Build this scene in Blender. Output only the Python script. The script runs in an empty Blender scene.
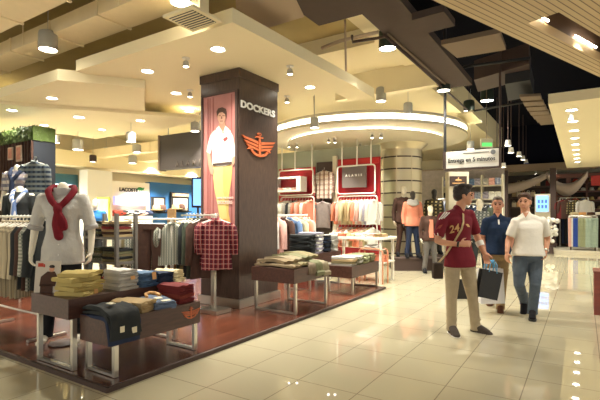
import bpy, bmesh, math, random, re
from mathutils import Vector as V, Matrix
from mathutils.bvhtree import BVHTree
random.seed(11)
sc = bpy.context.scene
COL = sc.collection
PI = math.pi
sin, cos = math.sin, math.cos

# ---------------------------------------------------------------- camera
EYE, FPX, TH = 1.42, 440.0, math.radians(32.75)
cam = bpy.data.cameras.new('camera')
cam.lens = 36 * FPX / 600
cam.sensor_width = 36
cam.shift_y = 15 / 600
cam.clip_end = 200
camo = bpy.data.objects.new('camera', cam)
COL.objects.link(camo)
camo.location = (0, 0, EYE)
camo.rotation_euler = (PI / 2, 0, TH)
sc.camera = camo
# ---------------------------------------------------------------- world, exposure
wd = bpy.data.worlds.new('world')
sc.world = wd
wd.use_nodes = True
wd.node_tree.nodes['Background'].inputs[0].default_value = (1, .95, .83, 1)
wd.node_tree.nodes['Background'].inputs[1].default_value = .56
vs = sc.view_settings
vs.view_transform = 'Standard'
vs.look = 'None'
vs.gamma = 1
vs.use_curve_mapping = False
vs.exposure = 1.0
SPOT = 3.2          # strength of every downlight
WARM = (1, .955, .83)

# ---------------------------------------------------------------- measuring the place
FW = V((-sin(TH), cos(TH), 0))
RT = V((cos(TH), sin(TH), 0))
UP = V((0, 0, 1))
def ray(px, py): return FW + RT * ((px - 300) / FPX) + UP * ((215 - py) / FPX)
def at(px, py, d): return V((0, 0, EYE)) + ray(px, py) * d
def onz(px, py, z=0.0): return at(px, py, FPX * (EYE - z) / (py - 215))
def ony(px, py, y): return at(px, py, y / ray(px, py).y)
def onx(px, py, x): return at(px, py, x / ray(px, py).x)

# ---------------------------------------------------------------- materials
def mat(name, col, rough=.6, metal=0, spec=.5, bump=0, bscale=60, var=0, vscale=8, emit=0, sheen=0):
    m = bpy.data.materials.new(name)
    m.use_nodes = True
    nt = m.node_tree
    b = nt.nodes['Principled BSDF']
    c = (*col, 1)
    b.inputs['Base Color'].default_value = c
    b.inputs['Roughness'].default_value = rough
    b.inputs['Metallic'].default_value = metal
    b.inputs['Specular IOR Level'].default_value = spec
    if sheen: b.inputs['Sheen Weight'].default_value = sheen
    if emit:
        b.inputs['Emission Color'].default_value = c
        b.inputs['Emission Strength'].default_value = emit
    tc = nt.nodes.new('ShaderNodeTexCoord')
    if var:
        n = nt.nodes.new('ShaderNodeTexNoise')
        n.inputs['Scale'].default_value = vscale
        n.inputs['Detail'].default_value = 4
        nt.links.new(tc.outputs['Object'], n.inputs['Vector'])
        r = nt.nodes.new('ShaderNodeMix')
        r.data_type = 'RGBA'
        r.inputs[6].default_value = (*[x * (1 - var) for x in col], 1)
        r.inputs[7].default_value = (*[min(1, x * (1 + var)) for x in col], 1)
        nt.links.new(n.outputs['Fac'], r.inputs[0])
        nt.links.new(r.outputs[2], b.inputs['Base Color'])
    if bump:
        n = nt.nodes.new('ShaderNodeTexNoise')
        n.inputs['Scale'].default_value = bscale
        n.inputs['Detail'].default_value = 3
        nt.links.new(tc.outputs['Object'], n.inputs['Vector'])
        bp = nt.nodes.new('ShaderNodeBump')
        bp.inputs['Strength'].default_value = bump
        bp.inputs['Distance'].default_value = .02
        nt.links.new(n.outputs['Fac'], bp.inputs['Height'])
        nt.links.new(bp.outputs['Normal'], b.inputs['Normal'])
    return m

def cloth(name, col, var=.22, bump=.35): return mat(name, col, .85, spec=.2, bump=bump, bscale=14, var=var, vscale=14)

def bands(name, cols, scale, axis='X', rough=.8, both=None, w=.5):
    """stripes (one axis) or a check (two axes) of hard-edged bands in object space"""
    m = mat(name, cols[0], rough, spec=.2)
    nt = m.node_tree
    b = nt.nodes['Principled BSDF']
    tc = nt.nodes.new('ShaderNodeTexCoord')
    sp = nt.nodes.new('ShaderNodeSeparateXYZ')
    nt.links.new(tc.outputs['Object'], sp.inputs[0])
    def line(ax, s, w):
        a = nt.nodes.new('ShaderNodeMath'); a.operation = 'MULTIPLY'; a.inputs[1].default_value = s
        nt.links.new(sp.outputs[ax], a.inputs[0])
        f = nt.nodes.new('ShaderNodeMath'); f.operation = 'FRACT'
        nt.links.new(a.outputs[0], f.inputs[0])
        g = nt.nodes.new('ShaderNodeMath'); g.operation = 'LESS_THAN'; g.inputs[1].default_value = w
        nt.links.new(f.outputs[0], g.inputs[0])
        return g.outputs[0]
    def mix(fac, a, c):
        r = nt.nodes.new('ShaderNodeMix'); r.data_type = 'RGBA'
        nt.links.new(fac, r.inputs[0])
        if hasattr(a, 'is_output'): nt.links.new(a, r.inputs[6])
        else: r.inputs[6].default_value = (*a, 1)
        r.inputs[7].default_value = (*c, 1)
        return r.outputs[2]
    o = mix(line(axis, scale, w), cols[0], cols[1])
    if both: o = mix(line(both, scale, w if len(cols) < 4 else .25), o, cols[2])
    nt.links.new(o, b.inputs['Base Color'])
    return m

def plaid(name, base, dark, line, s):
    m = bands(name, [base, dark], s, 'X', w=.42)
    nt = m.node_tree; b = nt.nodes['Principled BSDF']
    tc = nt.nodes.new('ShaderNodeTexCoord'); sp = nt.nodes.new('ShaderNodeSeparateXYZ'); nt.links.new(tc.outputs['Object'], sp.inputs[0])
    prev = b.inputs['Base Color'].links[0].from_socket
    for ax, off, w, col in (('Z', 0, .42, dark), ('X', .30, .12, line), ('Z', .30, .12, line)):
        q = nt.nodes.new('ShaderNodeMath'); q.operation = 'MULTIPLY_ADD'; q.inputs[1].default_value = s; q.inputs[2].default_value = off; nt.links.new(sp.outputs[ax], q.inputs[0])
        r = nt.nodes.new('ShaderNodeMath'); r.operation = 'FRACT'; nt.links.new(q.outputs[0], r.inputs[0])
        g = nt.nodes.new('ShaderNodeMath'); g.operation = 'LESS_THAN'; g.inputs[1].default_value = w; nt.links.new(r.outputs[0], g.inputs[0])
        x = nt.nodes.new('ShaderNodeMix'); x.data_type = 'RGBA'
        if col is dark:
            h = nt.nodes.new('ShaderNodeMath'); h.operation = 'MULTIPLY'; h.inputs[1].default_value = .6; nt.links.new(g.outputs[0], h.inputs[0]); g = h
        nt.links.new(g.outputs[0], x.inputs[0]); nt.links.new(prev, x.inputs[6]); x.inputs[7].default_value = (*col, 1); prev = x.outputs[2]
    nt.links.new(prev, b.inputs['Base Color'])
    return m

def wood(name, c1, c2, sx=2, sy=14, rough=.35, bump=.1, axis=0):
    m = mat(name, c1, rough)
    nt = m.node_tree
    b = nt.nodes['Principled BSDF']
    tc = nt.nodes.new('ShaderNodeTexCoord')
    mp = nt.nodes.new('ShaderNodeMapping')
    sc_ = [sy, sy, sy]; sc_[axis] = sx
    mp.inputs['Scale'].default_value = sc_
    nt.links.new(tc.outputs['Object'], mp.inputs[0])
    n = nt.nodes.new('ShaderNodeTexNoise')
    n.inputs['Scale'].default_value = 1.5
    n.inputs['Detail'].default_value = 5
    nt.links.new(mp.outputs[0], n.inputs['Vector'])
    r = nt.nodes.new('ShaderNodeValToRGB')
    r.color_ramp.elements[0].position = .35; r.color_ramp.elements[0].color = (*c1, 1)
    r.color_ramp.elements[1].position = .68; r.color_ramp.elements[1].color = (*c2, 1)
    nt.links.new(n.outputs['Fac'], r.inputs[0])
    nt.links.new(r.outputs[0], b.inputs['Base Color'])
    return m

def brick(name, c1, c2, cm, bw, bh, mort, rough, off=0.0, loc=(0, 0, 0), rot=0, var=.0, spec=.5):
    m = mat(name, c1, rough, spec=spec)
    nt = m.node_tree
    b = nt.nodes['Principled BSDF']
    tc = nt.nodes.new('ShaderNodeTexCoord')
    mp = nt.nodes.new('ShaderNodeMapping')
    mp.inputs['Location'].default_value = loc
    mp.inputs['Rotation'].default_value = (0, 0, rot)
    nt.links.new(tc.outputs['Object'], mp.inputs[0])
    t = nt.nodes.new('ShaderNodeTexBrick')
    t.offset = off; t.squash = 1
    t.inputs['Color1'].default_value = (*c1, 1)
    t.inputs['Color2'].default_value = (*c2, 1)
    t.inputs['Mortar'].default_value = (*cm, 1)
    t.inputs['Scale'].default_value = 1
    t.inputs['Mortar Size'].default_value = mort
    t.inputs['Mortar Smooth'].default_value = .1
    t.inputs['Brick Width'].default_value = bw
    t.inputs['Row Height'].default_value = bh
    nt.links.new(mp.outputs[0], t.inputs['Vector'])
    nt.links.new(t.outputs['Color'], b.inputs['Base Color'])
    return m

M = {}
M['tile'] = brick('cream_tile', (.50, .45, .31), (.48, .43, .295), (.26, .22, .15), .55, .55, .0045, .025, loc=(.41, .12, 0))
M['tile'].node_tree.nodes['Principled BSDF'].inputs['IOR'].default_value = 1.65
M['deck'] = wood('red_deck', (.050, .015, .008), (.150, .042, .020), .6, 9, .25, axis=1)
M['soffit'] = mat('cream_plaster', (.86, .76, .50), .8)
M['soffit2'] = mat('grey_plaster', (.55, .43, .32), .85)
M['duct'] = mat('duct_paint', (.82, .69, .44), .6, var=.06)
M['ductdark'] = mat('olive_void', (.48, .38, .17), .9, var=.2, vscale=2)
M['navy'] = mat('navy_void_paint', (.004, .0045, .010), .95, spec=.1)
M['brown'] = mat('brown_baffle', (.075, .050, .038), .8, var=.1)
M['darkbrown'] = mat('dark_brown', (.06, .035, .028), .6)
M['tan'] = mat('tan_baffle', (.21, .15, .095), .7)
M['slat'] = brick('slat_planks', (.66, .47, .22), (.60, .42, .19), (.16, .09, .03), 9, .17, .010, .5)
M['pillar'] = wood('dark_laminate', (.050, .029, .021), (.078, .046, .033), 6, 30, .32, axis=2)
M['brownwood'] = wood('table_wood', (.052, .022, .016), (.088, .038, .026), 3, 24, .35, axis=1)
M['steel'] = mat('brushed_steel', (.60, .57, .50), .3, 1, bump=.05)
M['whitemetal'] = mat('white_metal', (.75, .72, .64), .35)
M['black'] = mat('black', (.012, .012, .014), .5)
M['white'] = mat('white', (.80, .78, .72), .5)
M['cream'] = mat('cream_paint', (.66, .60, .45), .6)
M['lens'] = mat('lamp_lens', (1, .93, .78), .5, emit=14)
M['cove'] = mat('cove_light', (1, .93, .76), .5, emit=5.0)
M['greylamp'] = mat('grey_lamp', (.42, .42, .38), .4, .2)
M['darklamp'] = mat('dark_lamp', (.03, .045, .035), .4, .3)
M['red'] = mat('red_panel', (.42, .012, .02), .4)
M['orange'] = mat('orange_emblem', (.48, .11, .035), .4)
M['letter'] = mat('white_letters', (.93, .93, .91), .4)
M['gold'] = mat('champagne_metal', (.66, .58, .40), .34, .75, bump=.03, bscale=8)
M['skin'] = mat('skin', (.55, .27, .16), .5, var=.06)
M['skin2'] = mat('tanned_skin', (.50, .22, .13), .5, var=.06)
M['mannequin'] = mat('mannequin_white', (.74, .68, .54), .35)
M['mannequindark'] = mat('mannequin_dark', (.03, .025, .022), .35)
M['hairdark'] = mat('dark_hair', (.016, .008, .006), .5, bump=.6, bscale=60)
M['hairbrown'] = mat('brown_hair', (.06, .026, .014), .55, bump=.6, bscale=60)
M['hairgrey'] = mat('grey_hair', (.13, .10, .08), .6, bump=.6, bscale=60)
M['eye'] = mat('eye_dark', (.03, .015, .01), .2)
M['lips'] = mat('lips', (.36, .10, .08), .5)
M['glass'] = mat('blue_screen', (.16, .36, .9), .2, emit=1.2)

# ---------------------------------------------------------------- mesh building
class MB:
    def __init__(s): s.bm = bmesh.new(); s.mi = 0
    def face(s, vs):
        try:
            f = s.bm.faces.new(vs); f.material_index = s.mi; return f
        except ValueError: return None
    def box(s, c, size, rot=None, taper=1.0):
        c = V(c); hx, hy, hz = [a / 2 for a in size]
        vv = []
        for z in (-1, 1):
            k = taper if z > 0 else 1
            for x, y in ((-1, -1), (1, -1), (1, 1), (-1, 1)):
                p = V((x * hx * k, y * hy * k, z * hz))
                if rot is not None: p = rot @ p
                vv.append(s.bm.verts.new(c + p))
        for q in ((3, 2, 1, 0), (4, 5, 6, 7), (0, 1, 5, 4), (1, 2, 6, 5), (2, 3, 7, 6), (3, 0, 4, 7)):
            s.face([vv[i] for i in q])
        return s
    def loft(s, secs, cap=True, closed=False):
        rows = [[s.bm.verts.new(p) for p in sec] for sec in secs]
        n = len(rows[0])
        pairs = list(zip(rows, rows[1:])) + ([(rows[-1], rows[0])] if closed else [])
        for a, b in pairs:
            for i in range(n):
                s.face([a[i], a[(i + 1) % n], b[(i + 1) % n], b[i]])
        if cap and not closed:
            s.face(rows[0][::-1]); s.face(rows[-1])
        return s
    def tube(s, pts, r, seg=10, closed=False, flat=1.0):
        pts = [V(p) for p in pts]
        rr = r if isinstance(r, (list, tuple)) else [r] * len(pts)
        secs = []
        up = None
        n = len(pts)
        for i, p in enumerate(pts):
            if closed: t = pts[(i + 1) % n] - pts[i - 1]
            else: t = pts[min(i + 1, n - 1)] - pts[max(i - 1, 0)]
            t.normalize()
            if up is None:
                up = t.orthogonal().normalized()
            up = (up - t * up.dot(t))
            if up.length < 1e-6: up = t.orthogonal()
            up.normalize()
            b = t.cross(up)
            secs.append([p + (up * cos(a) + b * sin(a) * flat) * rr[i] for a in [2 * PI * k / seg for k in range(seg)]])
        return s.loft(secs, True, closed)
    def ell(s, c, r, ax=None, nu=14, nv=9):
        c = V(c)
        X, Y, Z = ax if ax else (V((1, 0, 0)), V((0, 1, 0)), V((0, 0, 1)))
        secs = []
        for j in range(nv):
            ph = -PI / 2 + PI * (j + .5) / nv
            secs.append([c + X * (r[0] * cos(ph) * cos(a)) + Y * (r[1] * cos(ph) * sin(a)) + Z * (r[2] * sin(ph))
                         for a in [2 * PI * k / nu for k in range(nu)]])
        return s.loft(secs)
    def lathe(s, prof, c=(0, 0, 0), seg=24, closed=False):
        c = V(c)
        return s.loft([[c + V((r * cos(a), r * sin(a), z)) for a in [2 * PI * k / seg for k in range(seg)]] for r, z in prof], not closed, closed)
    def prism(s, poly, z0, z1):
        p0 = [V((p[0], p[1], z0)) for p in poly]; p1 = [V((p[0], p[1], z1)) for p in poly]
        return s.loft([p0, p1])
    def limb(s, pts, rad, seg=12, flat=1.0):
        """tapered rounded limb through the joints"""
        pts = [V(p) for p in pts]
        P, Rr = [], []
        n = len(pts)
        for i in range(n - 1):
            p0 = pts[max(i - 1, 0)]; p1 = pts[i]; p2 = pts[i + 1]; p3 = pts[min(i + 2, n - 1)]
            for k in range(5):
                t = k / 5
                cr = .5 * ((2 * p1) + (p2 - p0) * t + (2 * p0 - 5 * p1 + 4 * p2 - p3) * t * t + (3 * p1 - p0 - 3 * p2 + p3) * t ** 3)
                P.append(p1.lerp(p2, t) * .6 + cr * .4)
                Rr.append(rad[i] + (rad[i + 1] - rad[i]) * t)
        P.append(pts[-1]); Rr.append(rad[-1])
        s.tube(P, Rr, seg, flat=flat)
        s.ell(P[0], [Rr[0] * .98] * 3); s.ell(P[-1], [Rr[-1] * .98] * 3)
        return s
    def build(s, name, mats, parent=None, org=None, smooth=False, top=False):
        bm = s.bm
        bmesh.ops.recalc_face_normals(bm, faces=bm.faces)
        if org is not None: bmesh.ops.translate(bm, vec=-V(org), verts=bm.verts)
        me = bpy.data.meshes.new(name)
        bm.to_mesh(me); bm.free()
        if not isinstance(mats, (list, tuple)): mats = [mats]
        for m in mats: me.materials.append(m)
        if smooth:
            me.polygons.foreach_set('use_smooth', [True] * len(me.polygons))
            if smooth is not True:
                me.set_sharp_from_angle(angle=smooth)
        o = bpy.data.objects.new(name, me)
        COL.objects.link(o)
        if parent is not None: o.parent = parent
        elif org is not None: o.location = org
        return o

SH = math.radians(40)
def tag(o, label, cat, group=None, kind=None):
    group = group or auto_group(label, cat)
    o['label'] = label; o['category'] = cat
    if group: o['group'] = group
    if kind: o['kind'] = kind
    return o
def auto_group(label, cat):
    p = cat if cat.endswith('s') else cat + 's'
    m = re.match(r'(.*), (lowest|topmost|\w+ from the bottom)$', label)
    if m: return m.group(1)
    m = re.match(r'.*, \w+ (?:from the left )?((?:on|in|under|behind|inside|below) .*)$', label)
    if m: return (p + ' ' + m.group(1))[:110]
    m = re.match(r'(first|second|third|fourth|fifth|sixth|seventh|eighth|ninth) (?:of the )?(.*?), counted.*', label)
    if m: return m.group(2)
    return None
def thing(name, label, cat, loc=(0, 0, 0), rz=0, group=None):
    group = group or auto_group(label, cat)
    o = bpy.data.objects.new(name, None)
    o.empty_display_size = .1
    COL.objects.link(o)
    o.location = loc; o.rotation_euler = (0, 0, rz)
    return tag(o, label, cat, group)
def struct(name, mb, m, label=None, smooth=False):
    o = mb.build(name, m, smooth=smooth)
    o['kind'] = 'structure'
    if label: o['label'] = label
    return o
def dup(root, loc=None, rz=None, label=None, group=None):
    r = root.copy(); COL.objects.link(r)
    if loc is not None: r.location = loc
    if rz is not None: r.rotation_euler = (0, 0, rz)
    if label: r['label'] = label
    if group: r['group'] = group
    for ch in list(root.children):
        c = ch.copy(); COL.objects.link(c); c.parent = r
        for g in ch.children:
            d = g.copy(); COL.objects.link(d); d.parent = c
    return r
ORD = ['first', 'second', 'third', 'fourth', 'fifth', 'sixth', 'seventh', 'eighth', 'ninth', 'tenth', 'eleventh', 'twelfth', 'thirteenth', 'fourteenth', 'fifteenth', 'sixteenth']

def text_mesh(s, size, depth=.01, bold=.0, spacing=1.0):
    cu = bpy.data.curves.new('lettering', 'FONT')
    cu.body = s; cu.size = size; cu.extrude = depth / 2; cu.offset = bold
    cu.align_x = 'CENTER'; cu.align_y = 'CENTER'; cu.space_character = spacing
    o = bpy.data.objects.new('lettering', cu)
    COL.objects.link(o)
    dg = bpy.context.evaluated_depsgraph_get()
    me = bpy.data.meshes.new_from_object(o.evaluated_get(dg))
    bpy.data.objects.remove(o)
    return me
def lettering(name, s, size, m, parent, loc, rot, depth=.01, bold=0, spacing=1.0):
    me = text_mesh(s, size, depth, bold, spacing)
    me.materials.clear(); me.materials.append(m)
    o = bpy.data.objects.new(name, me); COL.objects.link(o)
    o.parent = parent; o.location = loc; o.rotation_euler = rot
    return o

def remesh(o, voxel, it=4, fac=.5):
    m = o.modifiers.new('r', 'REMESH'); m.mode = 'VOXEL'; m.voxel_size = voxel; m.use_smooth_shade = True
    m = o.modifiers.new('s', 'SMOOTH'); m.factor = fac; m.iterations = it
    bpy.context.view_layer.update()
    dg = bpy.context.evaluated_depsgraph_get()
    me = bpy.data.meshes.new_from_object(o.evaluated_get(dg))
    o.modifiers.clear()
    old = o.data
    mats = [x for x in old.materials]
    o.data = me
    me.materials.clear()
    for x in mats: me.materials.append(x)
    me.polygons.foreach_set('use_smooth', [True] * len(me.polygons))
    me.polygons.foreach_set('material_index', [0] * len(me.polygons))
    return o
# ================================================================ THE SETTING
struct('floor', MB().box((-6, 10.5, -.1), (25, 29, .2)), M['tile'], 'glossy cream square floor tiles')
struct('wall_left', MB().box((-15.6, 12, 2.6), (.2, 26, 5.6)), M['cream'])
struct('wall_back', MB().box((-6, 24.6, 2.6), (25, .2, 5.6)), M['cream'])
struct('ceiling', MB().prism([(-3.03, -2), (6, -2), (6, 24.5), (-3.03, 24.5)], 5.3, 5.4), M['navy'], 'high dark blue black ceiling over the aisle')
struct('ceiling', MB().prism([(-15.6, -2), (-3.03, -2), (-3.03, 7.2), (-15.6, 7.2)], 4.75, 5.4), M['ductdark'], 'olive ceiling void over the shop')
struct('ceiling', MB().prism([(-15.6, 7.2), (-3.03, 7.2), (-3.03, 24.5), (-15.6, 24.5)], 4.45, 5.4), M['soffit'], 'cream upper ceiling over the back of the shop')
def slab(name, pix, z, th, m, label=None, kind=True):
    mb = MB().prism([onz(x, y, z) for x, y in pix], z, z + th)
    return struct(name, mb, m, label) if kind else mb
struct('soffit', MB().prism([(-6.46, 3.77), (-3.33, 3.77), (-3.25, 6.85), (-6.46, 6.85)], 3.6, 3.765), M['soffit'], 'cream lowered ceiling around the pillar')
struct('soffit', MB().prism([(-12, 3.63), (-6.71, 3.63), (-5.95, 4.62), (-7.3, 5.67), (-8, 5.6), (-12, 5.2)], 3.47, 3.64), M['soffit'], 'cream lowered ceiling with slanted edge at the left')
cpol = [(-60, 99.5), (0, 104), (200, 118.5), (203, 120), (148, 133), (98, 137), (20, 131), (-60, 140)]
slab('soffit', cpol, 3.41, .07, M['soffit'], 'cream lowered ceiling behind the slanted step')
# filler level between the slanted steps and the pillar ceiling
struct('soffit', MB().prism([(-12, 4.4), (-6.46, 4.4), (-6.46, 6.85), (-7.4, 7.6), (-12, 7.6)], 3.645, 3.75), M['soffit'])
# brown panel over the centre and the lit notch behind it
slab('soffit', [(234, -30), (306, -30), (304, 17), (268, 28), (236, 8)], 4.1, .08, M['soffit2'], 'dull brown ceiling panel above the pillar corner')
struct('soffit', MB().prism([(-3.03, 4.8), (-1.85, 1.5), (-1.85, 9.2), (-2.39, 9.2), (-2.39, 5.19), (-3.03, 5.19)], 4.0, 4.12), M['brown'], 'dark brown edge of the aisle ceiling')
struct('soffit', MB().prism([(-3.03, 5.2), (-2.40, 5.2), (-2.40, 9.3), (-3.03, 9.3)], 4.42, 4.5), M['soffit'], 'cream ceiling in the lit notch')
struct('soffit', MB().prism([(-4.6, 8.6), (-2.4, 8.6), (-2.4, 8.8), (-4.6, 8.8)], 3.95, 4.45), M['soffit'])
struct('soffit', MB().prism([(-3.75, 6.86), (-3.3, 6.86), (-3.3, 7.7), (-3.75, 7.7)], 3.62, 3.8), M['soffit'])
# right-hand cream ceiling with its row of downlights
struct('soffit', MB().prism([(-.47, 8.09), (5, 8.09), (5, 19.5), (-.52, 19.5)], 3.2, 3.36), M['soffit'], 'cream lowered ceiling over the right shops')
# cornice of the far shops
struct('trim_1', MB().box((-2.2, 21.0, 3.42), (12.5, .3, .3)), M['tan'], 'lit cornice above the far shops')

struct('wall_back', MB().box((1.0, 21.35, 4.43), (12.4, .1, 1.72)), M['navy'], 'dark upper wall above the far cornice')
# slatted wood ceiling
so = MB()
z0, z1 = 3.40, 3.5
for a, b, c, d in ((-6, 1.2, 0, 4.5), (3.9, 10, 0, 4.5), (1.2, 3.9, 0, .28), (1.2, 3.9, .58, 4.5)):
    so.box(((a + b) / 2, -(c + d) / 2, (z0 + z1) / 2), (b - a, d - c, z1 - z0))
sl = struct('ceiling', so, brick('slat_planks_fine', (.60, .46, .25), (.54, .40, .21), (.17, .10, .05), 9, .062, .006, .5), 'slatted light wood ceiling over the aisle')
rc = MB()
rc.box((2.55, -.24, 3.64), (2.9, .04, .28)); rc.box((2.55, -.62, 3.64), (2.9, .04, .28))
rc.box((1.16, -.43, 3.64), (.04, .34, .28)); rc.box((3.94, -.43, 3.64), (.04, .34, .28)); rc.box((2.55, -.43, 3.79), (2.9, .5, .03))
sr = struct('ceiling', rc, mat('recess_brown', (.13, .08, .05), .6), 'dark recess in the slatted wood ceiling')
for o in (sl, sr):
    o.location = (-1.17, 4.07, 0); o.rotation_euler = (0, 0, math.atan2(.934, .358))
def sloc(e, n, z): return V((-1.17 + .358 * e + .934 * n, 4.07 + .934 * e - .358 * n, z))
cv = thing('cove_lamp', 'thin glowing light strip along the recess of the wood ceiling', 'light', sloc(1.35, .30, 3.52))
for p0, p1 in ((sloc(1.24, .29, 3.53), sloc(1.62, .29, 3.53)), (sloc(2.3, .29, 3.53), sloc(2.9, .29, 3.53)), (sloc(1.22, .32, 3.53), sloc(1.22, .54, 3.53))):
    MB().tube([p0, p1], .012).build('tube', M['lens'], cv, org=cv.location)

# ducts
def duct(x0, x1, y0, y1, z0, z1, label, m='duct', step=1.15, name='air_duct'):
    t = thing(name, label, 'duct', ((x0 + x1) / 2, (y0 + y1) / 2, z0))
    MB().box(((x0 + x1) / 2, (y0 + y1) / 2, (z0 + z1) / 2), (x1 - x0, y1 - y0, z1 - z0)).build('casing', M[m], t, org=t.location)
    x = x1 - .5
    while x > x0 and step:
        b = MB()
        b.box((x, (y0 + y1) / 2, z0 - .008), (.035, y1 - y0 + .05, .02)); b.box((x, y0 - .008, (z0 + z1) / 2), (.035, .02, z1 - z0)); b.box((x, y1 + .008, (z0 + z1) / 2), (.035, .02, z1 - z0))
        b.build('flange', M[m], t, org=t.location)
        x -= step
    for x in (x0 + .4 * (x1 - x0), x0 + .8 * (x1 - x0)):
        b = MB(); b.tube([(x, y0 - .02, z0), (x, y0 - .02, 4.76)], .008, 6); b.build('hanger_rod', M[m], t, org=t.location)
    return t
duct(-9.5, -3.62, 3.36, 3.84, 4.0, 4.2, 'long flat cream air duct crossing behind the big grey pendant')
duct(-9.0, -4.7, 1.6, 2.95, 4.0, 4.2, 'wide flat cream air duct at the upper left corner')
# air grille
g = thing('air_grille', 'square louvred ceiling air grille beside the bright pendant', 'grille', (-3.68, 3.5, 3.6))
b = MB(); b.box((0, 0, .02), (.47, .45, .03)); b.box((0, .10, .22), (.16, .14, .38)); b.build('frame', M['soffit'], g)
b = MB(); b.box((0, 0, .003), (.37, .35, .012)); b.build('backing', M['black'], g)
for k in range(8):
    b = MB(); b.box((0, -.16 + .045 * k, -.004), (.37, .022, .012), Matrix.Rotation(.5, 3, 'X')); b.build('louvre', M['soffit'], g)

# round canopy over the store by the metal column
CC = at(364.7, 215, 12.7); CC.z = 0
cb = MB()
cb.lathe([(2.3, 3.73), (2.78, 3.73), (2.78, 3.80), (2.3, 3.80)], CC, 72, True)
cb.lathe([(2.2, 3.53), (2.78, 3.53), (2.78, 3.60), (2.55, 3.60), (2.5, 3.74), (2.2, 3.74)], CC, 72, True)
cb.lathe([(.01, 3.46), (2.22, 3.46), (2.22, 3.48), (.01, 3.48)], CC, 72)
struct('ceiling', cb, M['cream'], 'round stepped ceiling canopy with glowing coves', SH)
rl = thing('cove_lamp', 'glowing ring of light round the outer edge of the circular canopy', 'light', CC + V((0, 0, 3.6)))
MB().lathe([(2.66, 3.605), (2.70, 3.605), (2.70, 3.728), (2.66, 3.728)], CC, 72, True).build('tube', M['cove'], rl, org=rl.location)
rl = thing('cove_lamp', 'inner glowing ring of light under the circular canopy', 'light', CC + V((0, 0, 3.4)))
MB().lathe([(2.12, 3.482), (2.16, 3.482), (2.16, 3.528), (2.12, 3.528)], CC, 72, True).build('tube', M['cove'], rl, org=rl.location)

# ---------------------------------------------------------------- lamps
def spot(parent, loc, e, size=125, r=.05, blend=.7, col=WARM):
    l = bpy.data.lights.new('bulb', 'SPOT'); l.energy = e * SPOT; l.spot_size = math.radians(size); l.spot_blend = blend
    l.shadow_soft_size = r; l.color = col
    o = bpy.data.objects.new('bulb', l); COL.objects.link(o); o.parent = parent; o.location = loc
    return o
ring_me = {}
def downlight(p, label, e=45, r=.085, group=None):
    t = thing('downlight', label, 'light', p, 0, 'round recessed downlights')
    key = round(r, 3)
    if key not in ring_me:
        a = MB().lathe([(r, .0), (r * 1.18, -.012), (r * 1.25, -.004), (r * 1.25, .01), (r, .01)], seg=20, closed=True).build('trim_ring', M['white'], t, smooth=SH)
        c = MB().lathe([(.001, -.003), (r * .98, -.003), (r * .98, .004), (.001, .004)], seg=20).build('lens', M['lens'], t)
        ring_me[key] = (a.data, c.data)
    else:
        for n, me in zip(('trim_ring', 'lens'), ring_me[key]):
            o = bpy.data.objects.new(n, me); COL.objects.link(o); o.parent = t
    if e: spot(t, (0, 0, -.03), e)
    return t
for px, py, z, r, l in (
    (218, 49, 3.6, .085, 'round recessed downlight in the cream ceiling just left above the pillar'),
    (147.5, 71, 3.6, .08, 'round recessed downlight near the middle of the pillar ceiling, left of the pillar top'),
    (176, 93, 3.6, .08, 'round recessed downlight closest to the left face of the pillar'),
    (189, 111, 3.6, .075, 'round recessed downlight low beside the poster top'),
    (124.5, 105, 3.6, .08, 'round recessed downlight just above the slanted ceiling step, far from the pillar'),
    (310, 87, 3.6, .075, 'round recessed downlight right of the pillar sign at the ceiling edge'),
    (52, 98, 3.47, .08, 'round recessed downlight in the slanted ceiling at the upper left'),
    (12, 110, 3.41, .08, 'round recessed downlight at the far left picture edge under the slanted step'),
    (44, 125, 3.41, .075, 'round recessed downlight above the green topped display wall'),
    (140.5, 120.5, 3.41, .08, 'round recessed downlight just under the slanted step near the dark hanging sign'),
    (102, 129.5, 3.41, .075, 'round recessed downlight near the back edge of the slanted ceiling'),
    (79, 117, 3.41, .095, 'round grille downlight in the slanted ceiling at left')):
    p = onz(px, py, z); downlight(p, l, 40, r)
# right-hand row
y = 9.2
for k in range(9):
    p = V((-.16, 8.75 + 1.08 * k, 3.2))
    downlight(p, f'{ORD[k]} downlight of the straight row in the right cream ceiling, counted from the camera', 16, .08)

def adjustable(p, label, e=0):
    t = thing('spotlight', label, 'light', p, 0, 'small swivel spotlights')
    MB().lathe([(.001, 0), (.055, 0), (.055, -.012), (.001, -.012)]).build('mount', M['whitemetal'], t)
    MB().tube([(0, 0, -.01), (0, 0, -.05)], .01, 8).build('arm', M['whitemetal'], t)
    b = MB(); b.lathe([(.02, -.04), (.036, -.055), (.045, -.125), (.04, -.125), (.001, -.10)]); b.build('head', M['greylamp'], t, smooth=SH)
    MB().lathe([(.001, -.118), (.037, -.118), (.037, -.122), (.001, -.122)]).build('lens', M['lens'], t)
    if e: spot(t, (0, 0, -.15), e, 90)
    return t
for px, py, z, l, e in (
    (186, 58, 3.6, 'small swivel spotlight on the cream ceiling left of the pillar, nearer the camera', 30),
    (190, 90, 3.6, 'small swivel spotlight close to the upper left corner of the pillar', 30),
    (290, 66, 3.6, 'small swivel spotlight on the ceiling right of the pillar, nearer the ceiling edge', 30),
    (287, 96, 3.6, 'small swivel spotlight low at the right edge of the pillar', 20),
    (571, 112, 3.2, 'swivel spotlight between the first two downlights of the right cream ceiling', 0)):
    adjustable(onz(px, py, z), l, e)
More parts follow.
